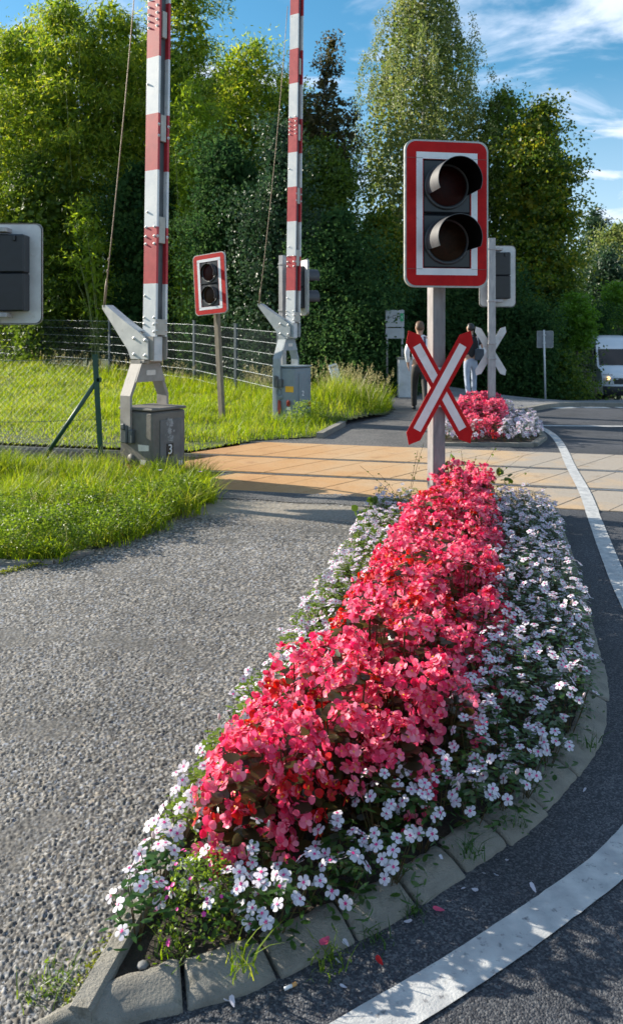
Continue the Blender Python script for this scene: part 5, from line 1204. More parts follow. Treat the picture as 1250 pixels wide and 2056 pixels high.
def near_grass():
    r = np.random.default_rng(31)
    V0 = [(-4.2, 5.34), (-2.1, 5.36), (-1.74, 5.38), (-1.38, 5.92), (-1.17, 6.5), (-.92, 7.38), (-1.04, 7.75), (-1.34, 8.2), (-1.5, 8.62), (-2.4, 8.95), (-5, 9.6)]
    p = in_poly_pts(V0, 30000, r)
    e = np.array([0.0] * len(p)); tall = smoothstep(6.3, 7.2, p[:, 1] + .15 * p[:, 0] + .5) * (.75 + .5 * vnoise(p[:, 0], p[:, 1], .35, 3))
    h = (.05 + .20 * vnoise(p[:, 0], p[:, 1], .21, 1) ** 1.5 + .12 * tall) * r.uniform(.55, 1.25, len(p))
    rim = np.array([max(.72, min(1, poly_dist(V0, q) / .2)) for q in p]); h *= rim
    P = np.concatenate([p, np.full((len(p), 1), .02)], 1); az = r.uniform(0, 6.283, len(p))
    V, Q, T = blades(P, h, r.uniform(.0035, .0075, len(p)) * (.8 + tall * .5), r.uniform(.15, 1.1, len(p)), az, r)
    a = Acc(); a.add(V, Q, T)
    # long tufts along the ragged edge and round the cabinet
    E = resample([(-2.1, 5.38), (-1.74, 5.42), (-1.38, 5.94), (-1.17, 6.5), (-.94, 7.3), (-1.05, 7.72), (-1.32, 8.15)], .02)
    for k in range(95):
        if k < 62: c = E[r.integers(len(E))] + r.normal(0, .05, 2); m = int(r.integers(14, 40)); hh_ = r.uniform(.12, .25) * (1.6 if c[1] > 6.4 else 1.0)
        else: c = np.array([-1.55, 7.75]) + r.normal(0, 1, 2) * np.array([.38, .33]); m = int(r.integers(18, 40)); hh_ = r.uniform(.13, .30)
        q = np.concatenate([c + r.normal(0, .035, (m, 2)), np.full((m, 1), .015)], 1); V, Q, T = blades(q, hh_ * r.uniform(.5, 1.15, m), r.uniform(.004, .009, m), r.uniform(.4, 1.3, m), r.uniform(0, 6.283, m), r); a.add(V, Q, T)
    tag(link('near_grass', a.mesh('near_grass', [MT['grass']])), 'long sunlit grass of the near verge around barrier 3', 'grass', kind='stuff')
    # clover and broad weeds in the lower front part
    c = in_poly_pts([(-3.2, 5.38), (-2.1, 5.32), (-1.70, 5.34), (-1.33, 5.91), (-1.12, 6.48), (-.93, 7.1), (-1.7, 7.2), (-2.6, 6.6), (-3.2, 6.2)], 24000, r)
    zz = (.06 + .22 * vnoise(c[:, 0], c[:, 1], .17, 7)) * r.uniform(.3, 1.1, len(c))
    D = unit(np.stack([r.normal(0, 1, len(c)), r.normal(0, 1, len(c)), r.uniform(-.2, .6, len(c))], -1))
    V, Q = leaf_quads(np.concatenate([c, (zz + .02)[:, None]], 1), D, r.uniform(.012, .03, len(c)), r.uniform(.010, .022, len(c)), r)
    a = Acc(); a.add(V, Q); tag(link('clover', a.mesh('clover', [MT['clover']])), 'clover and broad leaved weeds at the front of the near verge', 'weeds', kind='stuff')
    # dry seed stalks
    q = in_poly_pts(V0, 130, r); a = Acc()
    for x, y in q:
        hh = r.uniform(.2, .42); az = r.uniform(0, 6.28); V, Q, T = blades(np.array([[x, y, .02]]), np.array([hh]), np.array([.003]), np.array([.4]), np.array([az]), r); a.add(V, Q, T)
        tip = V[-1]; P = tip + r.normal(0, .006, (10, 3)) + np.linspace(-.05, 0, 10)[:, None] * np.array([[-.2 * math.cos(az), -.2 * math.sin(az), 1]]); V, Q = leaf_quads(P, unit(np.array([[0, 0, 1.]]) + r.normal(0, .4, (10, 3))), np.full(10, .012), np.full(10, .005), r); a.add(V, Q)
    tag(link('seed_stalks', a.mesh('seed_stalks', [MT['grass_dry']])), 'dry seed stalks among the near grass', 'grass', kind='stuff')
    for (x, y, z) in ((-1.33, 7.0, .33), (-1.9, 6.2, .20), (-2.0, 5.9, .17), (-1.05, 7.55, .22)):
        f = Acc()
        for k in range(5): Vp, Qp = petal(.02, .018); ca, sa = math.cos(k * 1.257), math.sin(k * 1.257); f.add(Vp @ np.array([[ca, -sa, 0], [sa, ca, 0], [0, 0, 1]]).T + np.array([0, 0, z]), Qp, mi=0)
        f.add([(.0015, 0, 0), (-.0015, 0, 0), (-.0015, 0, z), (.0015, 0, z)], [(0, 1, 2, 3)], mi=1)
        tag(link('wild_flower', f.mesh('wild_flower', [MT['petal_white' if y > 6.9 and y < 7.2 else 'purple_flower'], MT['stem']]), None, (x, y, .02), (0, 0, 0)), 'mauve wild flower in the clover nearest the footpath' if y < 6 else 'mauve wild flower in the grass behind the clover' if y < 7 else ('white wild flower in the grass before barrier 3' if y < 7.2 else 'pale mauve wild flower at the verge corner by the panels'), 'wild flower')
near_grass()
def far_grass():
    r = np.random.default_rng(41)
    F2 = [(-1.56, 10.34), (-.78, 11.42), (.10, 11.83), (.48, 13.4), (1.38, 14.95), (1.7, 16.5), (1.4, 19), (-.4, 18.5), (-1.85, 20.7), (-3.23, 23.2), (-6.45, 26.8), (-10.1, 29.8), (-13, 31.5), (-6.6, 11.75)]
    p = in_poly_pts(F2, 80000, r)
    d = p[:, 1]; keep = (p[:, 0] > -.42 * d - .3) & (r.random(len(p)) < np.clip(14.0 / d, .4, 1) ** 1.2); p = p[keep]; d = p[:, 1]
    tall = smoothstep(14.0, 15.6, d) * smoothstep(-.6, .1, p[:, 0]); fencez = np.array([np.interp(x, [-13, -6.4, -3.2, -1.85, -.7], [31, 25.5, 22, 19.5, 17.4]) for x in p[:, 0]]); nearf = smoothstep(2.2, .2, np.abs(fencez - d)) * (p[:, 0] < -.3)
    h = (.07 + .30 * vnoise(p[:, 0], p[:, 1], .55, 5) ** 1.6 + .28 * tall + .25 * nearf) * r.uniform(.5, 1.2, len(p))
    rim = np.clip((p[:, 1] + .265 * p[:, 0] - 10.1) / 1.2, .35, 1); h *= rim
    P = np.concatenate([p, (.015 + far_z(p[:, 0], p[:, 1]))[:, None]], 1)
    V, Q, T = blades(P, h, r.uniform(.006, .012, len(p)) * np.clip(d / 14, 1, 2), r.uniform(.1, .9, len(p)), r.uniform(0, 6.283, len(p)), r)
    a = Acc(); a.add(V, Q, T); tag(link('meadow_grass', a.mesh('meadow_grass', [MT['grass']])), 'bright sunlit grass between the rails and the mesh fence', 'grass', kind='stuff')
    q = np.concatenate([in_poly_pts([(.2, 14.4), (1.3, 15.1), (1.6, 16.6), (1.2, 18.3), (.0, 17.5)], 150, r), in_poly_pts([(-1.6, 19.4), (-.5, 17.2), (-.3, 18), (-1.5, 20.4)], 130, r), in_poly_pts([(-9.5, 27.4), (-3.3, 21.2), (-3.0, 22), (-9.5, 28.4)], 120, r)])
    a = Acc()
    for x, y in q:
        hh = r.uniform(.45, .85); az = r.uniform(0, 6.28); z0 = .02 + float(far_z(np.array(x), np.array(y))); V, Q, T = blades(np.array([[x, y, z0]]), np.array([hh]), np.array([.007]), np.array([.35]), np.array([az]), r); a.add(V, Q, T)
        tip = V[-1]; n = 14; P = tip + r.normal(0, .013, (n, 3)) + np.linspace(-.14, 0, n)[:, None] * np.array([[.1 * math.cos(az), .1 * math.sin(az), 1]]); V, Q = leaf_quads(P, unit(np.array([[0, 0, 1.]]) + r.normal(0, .4, (n, 3))), np.full(n, .035), np.full(n, .012), r); a.add(V, Q)
    tag(link('seed_stalks', a.mesh('seed_stalks', [MT['grass_dry']])), 'tall dry seed stalks beside barrier 2 and along the fence', 'grass', kind='stuff')
    # yellowish bushy weed at the foot of barrier 2
    a = Acc()
    for p, nn in dome(r, 1500, .38, .42, .0, 1.0, (.2, 1.05)): broad_leaf(a, p * np.array([1.3, .7, 1]), nn + r.normal(0, .6, 3), r.uniform(.02, .04), r.uniform(.008, .016), r)
    tag(link('weed_bush', a.mesh('weed_bush', [MT['bamboo_bright']]), None, (-.05, 13.35, .02)), 'yellow green bushy weed at the foot of barrier cabinet 2', 'weed')
far_grass()

# ------------------------------------------------------------------ trees
def crown(prof, nc, nl, rc, Lr, Wr, r, droop=.2, shell=.45, mode='clump', inner=.2, jag=.28):
    """prof: (z, cx, cy, radius) from the top down; returns leaves and clump centres"""
    Pz = np.array(prof, float)[::-1]; zs = np.linspace(Pz[0, 0], Pz[-1, 0], 200); rad = np.interp(zs, Pz[:, 0], Pz[:, 3]); w = rad + .15 * rad.max(); w /= w.sum()
    z = r.choice(zs, nc, p=w) + r.normal(0, .1, nc); ang = r.uniform(0, 6.283, nc); rr = np.interp(z, Pz[:, 0], Pz[:, 3])
    g = r.random((24, 24)); lob = 1 - jag + 2 * jag * g[(ang / 6.283 * 24).astype(int) % 24, (np.abs(z * 1.1)).astype(int) % 24]
    q = rr * lob * r.random(nc) ** shell
    cx = np.interp(z, Pz[:, 0], Pz[:, 1]); cy = np.interp(z, Pz[:, 0], Pz[:, 2])
    Cc = np.stack([cx + np.cos(ang) * q, cy + np.sin(ang) * q, z], -1); out = unit(np.stack([np.cos(ang), np.sin(ang), .25 + 0 * ang], -1))
    k = np.repeat(np.arange(nc), nl); n = len(k); size = rc * r.uniform(.6, 1.4, nc)
    if mode == 'strand':
        t = r.random(n); ln = size[k] * 3.2; off = r.normal(0, .10, (n, 3)); P = Cc[k] + off + np.stack([out[k, 0] * .35 * t, out[k, 1] * .35 * t, -ln * t], -1)
        D = unit(np.stack([r.normal(0, .5, n), r.normal(0, .5, n), -np.ones(n)], -1))
    else:
        P = Cc[k] + np.clip(r.normal(0, 1, (n, 3)), -1.55, 1.55) * size[k][:, None] * np.array([1, 1, .5]); D = unit(out[k] * .5 + r.normal(0, .75, (n, 3)) + np.array([0, 0, -droop]))
    L = r.uniform(*Lr, n); Wd = r.uniform(*Wr, n)
    V, Q = leaf_quads(P, D, L, Wd, r)
    a = Acc(); a.add(V, Q)
    m = int(n * inner)
    if m:                                                                  # bigger leaves fill the inside
        zi = r.choice(zs, m, p=w); ai = r.uniform(0, 6.283, m); ri = np.interp(zi, Pz[:, 0], Pz[:, 3]) * .72 * np.sqrt(r.random(m))
        P = np.stack([np.interp(zi, Pz[:, 0], Pz[:, 1]) + np.cos(ai) * ri, np.interp(zi, Pz[:, 0], Pz[:, 2]) + np.sin(ai) * ri, zi], -1)
        V, Q = leaf_quads(P, unit(r.normal(0, 1, (m, 3))), r.uniform(Lr[0], Lr[1], m) * 2.0, r.uniform(Wr[0], Wr[1], m) * 3.0, r); a.add(V, Q)
    return a, Cc
def tree(name, label, cat, d, px, leaf, nc, nl, rc, Lr, Wr, seed, group=None, bark='bark', tr=.12, limbs=10, base_px=None, ground=None, culms=0, twist=0.0, **kw):
    """px: (y, x centre, half width) rows in photo pixels at distance d"""
    r = np.random.default_rng(seed); s = d / F
    x0 = base_px if base_px is not None else px[-1][1]
    bx = (x0 - 625) * s; gz = float(terr(bx, d)) if ground is None else ground
    root = empty(name, (bx, d, gz))
    prof = [(H - (y - YH) * s - gz, (x - x0) * s, 0.0, hw * s) for y, x, hw in px]
    zlow = prof[-1][0]
    a, Cc = crown(prof, nc, nl, rc, Lr, Wr, r, **kw)
    link('crown', a.mesh('crown', [MT[leaf]]), root)
    Z = np.array(prof)[::-1]; top = Z[-1, 0]
    def axis(z): return np.array([np.interp(z, Z[:, 0], Z[:, 1]) * min(1, z / max(zlow + .5, .5)), 0, z])
    mb = MB()
    if culms:
        for k in range(culms):
            a0 = r.uniform(0, 6.28); q = r.uniform(0, .5); e = Cc[r.integers(len(Cc))]; b = np.array([math.cos(a0) * q, math.sin(a0) * q, -.2]); zt = min(max(e[2], 2.5), top)
            mb.tube([b + (np.array([e[0], e[1], zt]) - b) * np.array([t ** 1.8, t ** 1.8, t]) for t in np.linspace(0, 1, 8)], [.03 * (1 - .75 * t) for t in np.linspace(0, 1, 8)], 6)
    else:
        n = 9; hs = np.linspace(-.2, top * .93, n); mb.tube([axis(max(z, 0)) + np.array([twist * math.sin(z * 1.1), twist * math.cos(z * .9), z - max(z, 0)]) for z in hs], [max(.012, tr * (1 - .9 * i / (n - 1)) * (1.25 if i == 0 else 1)) for i in range(n)], 9)
        for k in range(limbs):
            e = Cc[r.integers(len(Cc))]; z0 = max(.25 * top, e[2] - r.uniform(.15, .35) * top * .6); b = axis(z0); m = (b + e) / 2 + np.array([0, 0, .15 * np.linalg.norm(e - b)]); q = tr * .32 * (1 - .6 * z0 / top)
            mb.tube([b, m, e], [q, q * .6, q * .2], 5)
    mb.build('trunk' if not culms else 'culms', MT[bark], root)
    tag(root, label, cat, group); return root
BAM = dict(nl=150, rc=.44, Lr=(.14, .26), Wr=(.028, .055), droop=.8, bark='culm', culms=12, shell=.5, inner=.16, jag=.4)
def trees():
    g = 'bamboo clumps behind the fence'
    tree('bamboo_clump', 'broad yellow green bamboo clump at the left edge above the signal back', 'bamboo', 31, [(70, 20, 25), (130, 25, 80), (260, 20, 125), (420, 10, 130), (560, 10, 110), (690, 10, 60)], 'bamboo', 190, seed=1, group=g, ground=.2, **BAM)
    tree('bamboo_clump', 'tallest yellow green bamboo clump left of barrier boom 3, its tips against the sky', 'bamboo', 30, [(0, 130, 22), (60, 135, 70), (180, 145, 105), (340, 150, 100), (500, 160, 80), (690, 165, 45)], 'bamboo', 200, seed=2, group=g, ground=.15, **BAM)
    tree('bamboo_clump', 'bamboo clump directly left of barrier boom 3', 'bamboo', 30.6, [(20, 225, 35), (100, 235, 85), (240, 250, 95), (400, 260, 85), (600, 265, 60), (690, 265, 40)], 'bamboo', 180, seed=3, group=g, ground=.1, **BAM)
    tree('bamboo_clump', 'arching bamboo plume to the right of barrier boom 3 reaching out of the picture', 'bamboo', 29, [(-70, 355, 45), (20, 370, 52), (90, 385, 42), (160, 370, 60), (330, 375, 62), (520, 375, 55), (690, 375, 40)], 'bamboo', 130, seed=4, group=g, ground=.05, **BAM)
    tree('bamboo_clump', 'airy light green bamboo against the sky between the two booms', 'bamboo', 31, [(85, 520, 14), (120, 490, 60), (180, 490, 85), (280, 500, 82), (420, 500, 70), (690, 500, 50)], 'bamboo', 120, seed=5, group=g, ground=0, **BAM)
    B2 = dict(BAM); B2.update(culms=6, nl=60, rc=.32)
    tree('bamboo_clump', 'small bright bamboo spray in front of the dark shrubs left of barrier boom 3', 'bamboo', 27.2, [(405, 165, 14), (440, 175, 36), (500, 185, 44), (560, 190, 36), (600, 200, 20), (690, 205, 5)], 'bamboo_bright', 26, seed=6, group=g, ground=.1, **B2)
    tree('bamboo_clump', 'bright green bamboo spray right of barrier boom 3 above the small signal', 'bamboo', 26.5, [(165, 385, 20), (210, 385, 48), (270, 390, 52), (340, 385, 40), (450, 385, 38), (560, 380, 30), (690, 380, 10)], 'bamboo_bright', 60, seed=7, group=g, ground=.02, **B2)
    FB = dict(nl=130, rc=.55, Lr=(.12, .2), Wr=(.05, .08), droop=.4, shell=.45, inner=.35, jag=.35)
    tree('leafy_tree', 'leafy tree filling the gap behind barrier boom 3', 'tree', 36, [(70, 310, 30), (120, 310, 80), (250, 315, 105), (420, 315, 105), (680, 315, 80)], 'shrub_mid', 150, seed=80, tr=.15, ground=.1, **FB)
    tree('leafy_tree', 'green leafy tree behind the airy bamboo between the booms', 'tree', 37, [(150, 445, 20), (190, 445, 70), (300, 450, 95), (450, 450, 95), (680, 450, 70)], 'shrub_mid', 130, seed=81, tr=.15, ground=0, **FB)
    tree('leafy_tree', 'green leafy tree behind barrier boom 2', 'tree', 36, [(165, 575, 22), (210, 575, 62), (320, 580, 85), (480, 580, 85), (680, 580, 60)], 'shrub_mid', 130, seed=82, tr=.14, ground=0, **FB)
    tree('leafy_tree', 'dark leafy tree behind the bamboo at the left edge', 'tree', 37, [(55, 60, 40), (110, 60, 100), (260, 60, 130), (450, 60, 130), (680, 60, 90)], 'shrub_mid', 170, seed=83, tr=.16, ground=.2, **FB)
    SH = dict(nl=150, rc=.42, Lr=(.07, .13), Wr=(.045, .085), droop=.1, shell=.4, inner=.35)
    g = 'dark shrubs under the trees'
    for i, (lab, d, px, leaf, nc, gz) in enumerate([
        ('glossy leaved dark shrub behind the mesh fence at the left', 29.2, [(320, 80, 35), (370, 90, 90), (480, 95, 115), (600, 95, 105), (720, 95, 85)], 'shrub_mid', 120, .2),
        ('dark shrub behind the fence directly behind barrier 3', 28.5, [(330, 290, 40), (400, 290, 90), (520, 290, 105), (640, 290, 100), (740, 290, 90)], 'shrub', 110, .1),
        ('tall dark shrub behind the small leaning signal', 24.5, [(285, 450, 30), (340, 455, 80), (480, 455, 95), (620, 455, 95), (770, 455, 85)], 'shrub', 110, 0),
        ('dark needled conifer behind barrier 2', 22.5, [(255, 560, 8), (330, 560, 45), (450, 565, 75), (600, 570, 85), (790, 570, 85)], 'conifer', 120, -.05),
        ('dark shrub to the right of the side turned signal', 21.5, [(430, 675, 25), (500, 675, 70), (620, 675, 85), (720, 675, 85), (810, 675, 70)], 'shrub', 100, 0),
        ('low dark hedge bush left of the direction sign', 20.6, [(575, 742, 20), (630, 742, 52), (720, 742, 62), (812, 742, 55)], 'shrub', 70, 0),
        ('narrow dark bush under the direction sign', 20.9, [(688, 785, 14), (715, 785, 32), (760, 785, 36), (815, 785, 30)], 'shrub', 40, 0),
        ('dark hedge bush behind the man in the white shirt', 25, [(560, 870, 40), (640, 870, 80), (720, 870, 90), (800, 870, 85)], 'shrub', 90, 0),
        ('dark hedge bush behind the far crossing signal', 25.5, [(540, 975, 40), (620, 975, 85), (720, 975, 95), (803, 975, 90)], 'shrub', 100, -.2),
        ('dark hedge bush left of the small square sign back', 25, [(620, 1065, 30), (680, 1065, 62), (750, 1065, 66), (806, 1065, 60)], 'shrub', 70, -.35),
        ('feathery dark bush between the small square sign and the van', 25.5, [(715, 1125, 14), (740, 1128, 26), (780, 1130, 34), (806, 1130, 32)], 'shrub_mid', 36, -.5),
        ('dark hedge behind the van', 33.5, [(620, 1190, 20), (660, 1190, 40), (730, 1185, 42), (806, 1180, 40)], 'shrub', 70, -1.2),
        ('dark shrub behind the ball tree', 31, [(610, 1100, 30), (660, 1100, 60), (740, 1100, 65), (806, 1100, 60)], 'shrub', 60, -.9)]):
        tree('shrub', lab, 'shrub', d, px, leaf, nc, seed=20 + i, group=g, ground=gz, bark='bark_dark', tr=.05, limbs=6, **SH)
    tree('purple_leaved_tree', 'dark purple brown tree with one spiky top shoot right of barrier boom 2', 'tree', 30, [(68, 668, 3), (110, 662, 8), (160, 655, 18), (200, 648, 50), (250, 655, 72), (300, 665, 66), (360, 655, 50), (420, 650, 40)], 'purple', 95, 90, .27, (.08, .14), (.05, .09), 40, bark='bark_dark', tr=.14, shell=.6, jag=.4, inner=.1)
    tree('leafy_tree', 'mid green leafy tree below the purple brown one', 'tree', 29, [(290, 650, 30), (340, 655, 65), (440, 655, 75), (560, 655, 75), (690, 650, 60)], 'shrub_mid', 150, 110, .38, (.08, .14), (.05, .09), 41, tr=.12)
    tree('birch_tree', 'tall weeping birch with white upper trunk rising behind the near signal', 'tree', 36, [(-70, 855, 40), (-10, 850, 70), (70, 850, 108), (150, 850, 132), (230, 848, 158), (330, 850, 168), (450, 850, 165), (560, 850, 130), (640, 835, 80)], 'birch_leaf', 820, 85, .40, (.07, .12), (.045, .08), 42, bark='birch', tr=.20, limbs=26, base_px=808, mode='strand', shell=.5, inner=.2, jag=.22, twist=.12)
    tree('understory_tree', 'yellow green small tree below the birch left of the near signal', 'tree', 29.5, [(430, 760, 30), (480, 765, 62), (560, 770, 68), (640, 770, 55), (700, 770, 20)], 'maple', 110, 100, .34, (.08, .13), (.05, .09), 43, tr=.08)
    tree('dark_tree', 'dark tree behind the near signal between birch and maple', 'tree', 35, [(185, 1015, 18), (230, 1010, 50), (320, 1000, 78), (450, 990, 90), (620, 980, 95), (740, 980, 70)], 'shrub_mid', 200, 110, .45, (.09, .15), (.06, .1), 44, tr=.16, jag=.35)
    tree('maple_tree', 'broad maple with yellow green top leaves at the right against the sky', 'tree', 32, [(212, 1090, 10), (255, 1075, 38), (310, 1070, 72), (380, 1082, 84), (440, 1085, 80), (500, 1070, 88), (600, 1060, 95), (720, 1050, 80)], 'maple', 230, 110, .42, (.10, .17), (.08, .13), 45, tr=.18, jag=.34)
    tree('leafy_tree', 'dull green bush tree under the maple above the ball tree', 'tree', 31, [(545, 1135, 20), (580, 1130, 42), (640, 1120, 55), (720, 1120, 50)], 'shrub_mid', 60, 90, .35, (.08, .14), (.05, .09), 46, tr=.08)
    tree('fir_tree', 'distant pointed fir top against the sky at the right', 'tree', 55, [(418, 1193, 2), (440, 1193, 12), (470, 1193, 22), (520, 1193, 34), (600, 1193, 48), (680, 1193, 55)], 'conifer', 150, 60, .4, (.15, .3), (.06, .1), 47, tr=.18, limbs=30, jag=.35, droop=.5)
    tree('leafy_tree', 'pale yellowish tree at the far right edge below the sky', 'tree', 48, [(452, 1240, 14), (480, 1232, 42), (540, 1228, 60), (620, 1225, 62), (700, 1225, 45)], 'birch_leaf', 130, 80, .6, (.12, .2), (.08, .14), 48, tr=.14)
    tree('dark_tree', 'dark layered conifer at the right edge above the bright bush', 'tree', 40, [(505, 1215, 12), (545, 1215, 45), (600, 1215, 62), (700, 1215, 66)], 'conifer', 110, 80, .5, (.12, .22), (.06, .1), 49, tr=.14)
    tree('bright_bush', 'bright yellow green bush at the right edge above the van', 'tree', 34.5, [(572, 1238, 18), (595, 1236, 36), (625, 1238, 40), (650, 1240, 24)], 'ball', 40, 90, .28, (.07, .12), (.05, .08), 50, tr=.08, base_px=1240)
    tree('ball_tree', 'small round headed tree with bright green crown behind the small square sign', 'tree', 28, [(604, 1155, 16), (622, 1155, 34), (650, 1155, 41), (675, 1157, 35), (698, 1158, 14)], 'ball', 60, 110, .15, (.07, .12), (.05, .08), 51, tr=.075, limbs=14, base_px=1157, ground=-.8, jag=.10, droop=.3)
    r = np.random.default_rng(60); acc = Acc(); n = 60000
    x = r.uniform(-34, 44, n); y = r.uniform(58, 66, n); top = 4.5 + 2.5 * vnoise(x, x * 0, 3.0, 3); z = -1.5 + (top + 1.5) * r.random(n) ** .8
    V, Q = leaf_quads(np.stack([x, y, z], -1), unit(r.normal(0, 1, (n, 3))), r.uniform(.3, .5, n), r.uniform(.2, .35, n), r); acc.add(V, Q)
    tag(link('far_wood', acc.mesh('far_wood', [MT['shrub']])), 'dark far wood closing the view behind the trees', 'wood', kind='stuff')
trees()

# ------------------------------------------------------------------ weeds by the post and small things on the ground
def weeds():
    r = np.random.default_rng(71)
    def stalk(name, label, base, tips, leaf, Ls, nleaf, cat='weed'):
        a = Acc(); base = np.array(base, float)
        for t in tips:
            t = np.array(t, float) - base; pts = [t * u * np.array([u ** .5, u ** .5, 1]) for u in np.linspace(0, 1, 8)]
            for p, q in zip(pts[:-1], pts[1:]):
                for ax in (np.array([.0016, 0, 0]), np.array([0, .0016, 0])): a.add([p - ax, p + ax, q + ax, q - ax], [(0, 1, 2, 3)], mi=1)
            for k in range(nleaf):
                u = r.uniform(.25, 1.0); i = min(int(u * 7), 6); p = pts[i] + (pts[i + 1] - pts[i]) * (u * 7 - i)
                o = unit(r.normal(0, 1, 3)); broad_leaf(a, p + o * .02, o + np.array([0, 0, .8]), r.uniform(*Ls), r.uniform(*Ls) * .75, r, prof=(.4, 1, .8, .1))
        tag(link(name, a.mesh(name, [MT[leaf], MT['stem']], True), None, tuple(base)), label, cat)
    stalk('weed_stalk', 'thin seeding weed stalks leaning left beside the near signal post', (.78, 6.5, .03), [W(722, 935, 6.5), W(760, 950, 6.5), W(838, 905, 6.5), W(850, 890, 6.6)], 'pale_leaf', (.012, .022), 16)
    stalk('weed_stalk', 'thin upright weed stalks right of the near signal post', (1.30, 6.7, .03), [W(925, 905, 6.7), W(955, 915, 6.8), W(1000, 890, 6.7), W(1050, 915, 6.8), W(1062, 945, 6.8)], 'pale_leaf', (.012, .024), 16)
    stalk('leafy_weed', 'broad leaved green weed right behind the near signal post', (1.06, 6.45, .03), [W(905, 905, 6.4), W(930, 925, 6.4), W(948, 945, 6.4), W(900, 940, 6.3)], 'clover', (.05, .085), 9)
    stalk('leafy_weed', 'lobed leaf seedling rising over the white flowers on the footpath side', (.42, 6.3, .03), [W(710, 1018, 6.2), W(745, 995, 6.3), W(755, 1000, 6.4), W(725, 1045, 6.1), W(740, 1060, 6.1)], 'clover', (.05, .09), 7)
    stalk('leafy_weed', 'reddish leaved maple seedling behind the begonias at the back of the bed', (1.48, 6.95, .03), [W(1010, 935, 6.9), W(1040, 950, 6.9), W(985, 945, 6.9)], 'maple', (.05, .09), 6)
    # tufts in the joints and along the edges
    def tuft(x, y, z, n, h, sp, mat, label):
        p = np.stack([r.normal(x, sp, n), r.normal(y, sp, n), np.full(n, z)], -1); V, Q, T = blades(p, r.uniform(.4, 1.2, n) * h, r.uniform(.002, .005, n), r.uniform(.3, 1.3, n), r.uniform(0, 6.28, n), r); a = Acc(); a.add(V, Q, T)
        m = n // 2; c = np.stack([r.normal(x, sp, m), r.normal(y, sp, m), z + r.uniform(.003, h * .5, m)], -1); V, Q = leaf_quads(c, unit(r.normal(0, 1, (m, 3)) * np.array([1, 1, .4])), r.uniform(.006, .016, m), r.uniform(.004, .010, m), r); a.add(V, Q)
        tag(link('weed_tuft', a.mesh('weed_tuft', [MT[mat]])), label, 'weed')
    tuft(-.605, 1.875, .008, 70, .05, .032, 'clover', 'small green weed tuft on the footpath beside the pointed tip of the edging')
    tuft(-.34, 1.95, .03, 40, .05, .03, 'pale_leaf', 'small weed sprouting from the bare soil inside the front tip')
    tuft(-.165, 1.86, .06, 26, .10, .022, 'grass', 'grass tuft growing over the first kerb joint from the tip')
    tuft(.04, 1.955, .0, 40, .06, .025, 'clover', 'weeds growing from the kerb foot below the stray coral petal')
    tuft(.275, 2.13, .0, 34, .05, .018, 'vinca_leaf', 'weed tuft at the kerb foot third joint')
    tuft(.17, 2.03, .0, 24, .045, .02, 'vinca_leaf', 'small weed tuft at the kerb foot with fallen petals')
    tuft(.46, 2.31, .04, 34, .06, .02, 'vinca_leaf', 'weed tuft in the kerb joint above the pink petal')
    tuft(.64, 2.46, .03, 22, .05, .02, 'vinca_leaf', 'weed tuft in the kerb joint right of the middle stones')
    tuft(1.02, 2.93, .03, 22, .06, .02, 'vinca_leaf', 'weed tuft in the kerb joint where the bed bulges')
    a = Acc(); P = resample([(-.555, 1.76), (-.50, 2.0), (-.475, 2.15), (-.41, 2.6), (-.33, 3.05)], .01); n = 900; i = r.integers(0, len(P), n); c = np.concatenate([P[i] + r.normal(0, .010, (n, 2)) - np.array([.015, 0]), r.uniform(.005, .03, (n, 1))], 1)
    keep = vnoise(c[:, 0], c[:, 1], .09, 4) > .42; c = c[keep]; n = len(c); V, Q = leaf_quads(c, unit(r.normal(0, 1, (n, 3)) * np.array([1, 1, .5])), r.uniform(.006, .014, n), r.uniform(.004, .009, n), r); a.add(V, Q)
    tag(link('edge_moss', a.mesh('edge_moss', [MT['moss']])), 'yellowish moss and tiny weeds along the edging stone', 'moss', kind='stuff')
    a = Acc(); P = resample([(-3.0, 4.35), (-2.15, 4.92), (-1.78, 5.34)], .012); n = 1500; i = r.integers(0, len(P), n); c = np.concatenate([P[i] + r.normal(0, .018, (n, 2)), r.uniform(.012, .035, (n, 1))], 1); V, Q = leaf_quads(c, unit(r.normal(0, 1, (n, 3)) * np.array([1, 1, .5])), r.uniform(.01, .022, n), r.uniform(.006, .014, n), r); a.add(V, Q)
    tag(link('joint_moss', a.mesh('joint_moss', [MT['moss']])), 'mossy joint between the side path and the footpath', 'moss', kind='stuff')
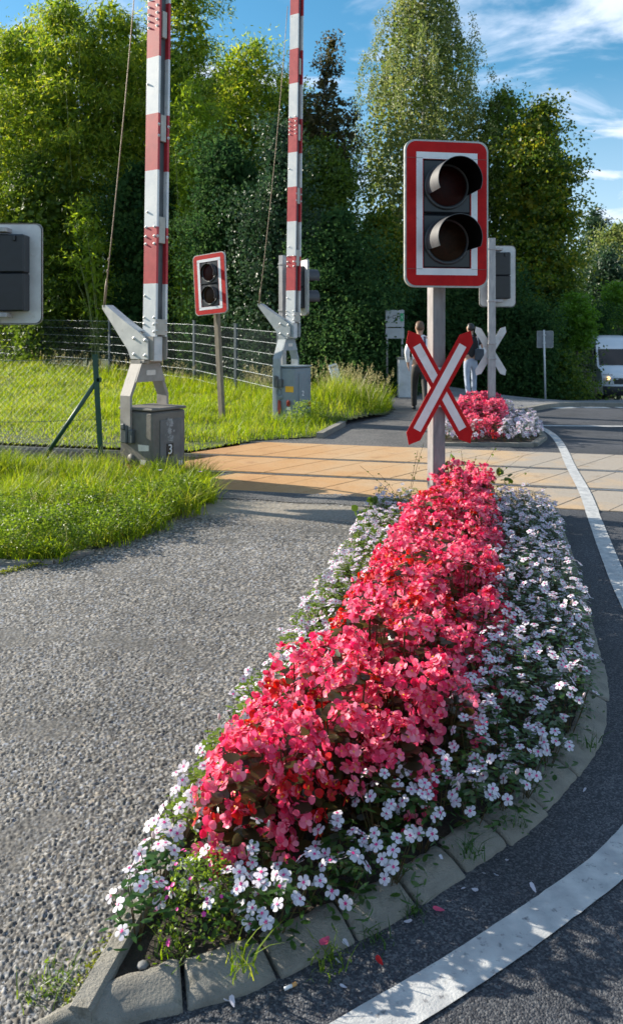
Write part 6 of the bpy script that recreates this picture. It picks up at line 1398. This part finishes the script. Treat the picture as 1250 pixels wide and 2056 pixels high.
    # fallen petals, a leaf and a cigarette end on the road
    def fallen(px, py, mat, L, Wd, spin, label, name='fallen_petal', z=.012, cat='petal'):
        V, Q = petal(L, Wd, cup=.35, curl=.4); p = G(px, py, z); tag(link(name, np_mesh(name, V, Q, mats=[MT[mat]], smooth=True), None, tuple(p), (r.normal(0, .25), r.normal(0, .25), spin)), label, cat)
    fallen(892, 1828, 'petal_pink', .030, .016, 1.3, 'crumpled coral petal on the road midway between kerb and white line')
    fallen(660, 1880, 'petal_pink', .040, .022, 2.6, 'large coral petal lying against the kerb foot', z=.04)
    fallen(768, 1938, 'petal_red', .024, .014, .6, 'small dark coral petal on the road near the kerb weeds')
    fallen(1075, 1792, 'petal_white', .03, .012, .1, 'pale curled leaf on the road beside the white line', 'fallen_leaf', cat='leaf')
    for i, (px, py) in enumerate(((696, 1983), (810, 1850), (946, 1784), (968, 1752), (990, 1753), (925, 1785), (700, 1900), (685, 1935), (470, 2022), (462, 2010), (1170, 1590), (885, 1716), (1015, 1728))):
        fallen(px, py, 'petal_white', r.uniform(.015, .024), r.uniform(.010, .015), r.uniform(0, 6.28), 'white vinca petal fallen on the road along the kerb', z=.012 if i not in (11,) else .085); bpy.context.scene.collection.objects[-1]['group'] = 'white petals fallen along the kerb'
    mb = MB(); mb.tube([(-.014, 0, 0), (.006, 0, 0)], .0040, 8, 0); mb.tube([(.0062, 0, 0), (.018, 0, 0)], .0041, 8, 1); o = mb.build('cigarette_end', [MT['white'], pm('cork_tip', (.5, .25, .08), (.6, .32, .12), 50, .7)]); o.location = G(581, 1981, .006); o.rotation_euler = (0, 0, .5); tag(o, 'stubbed cigarette end on the road below the kerb', 'cigarette end')
    mb = MB(); mb.lathe([(0, -.006), (.011, -.004), (.016, 0), (.010, .005), (0, .006)], 7, mi=0); o = mb.build('pebble', pm('pebble_grey', (.13, .135, .14), (.2, .2, .2), 20, .7)); o.location = (-.405, 1.915, .033); tag(o, 'grey pebble on the bare soil inside the front tip', 'pebble')
weeds()
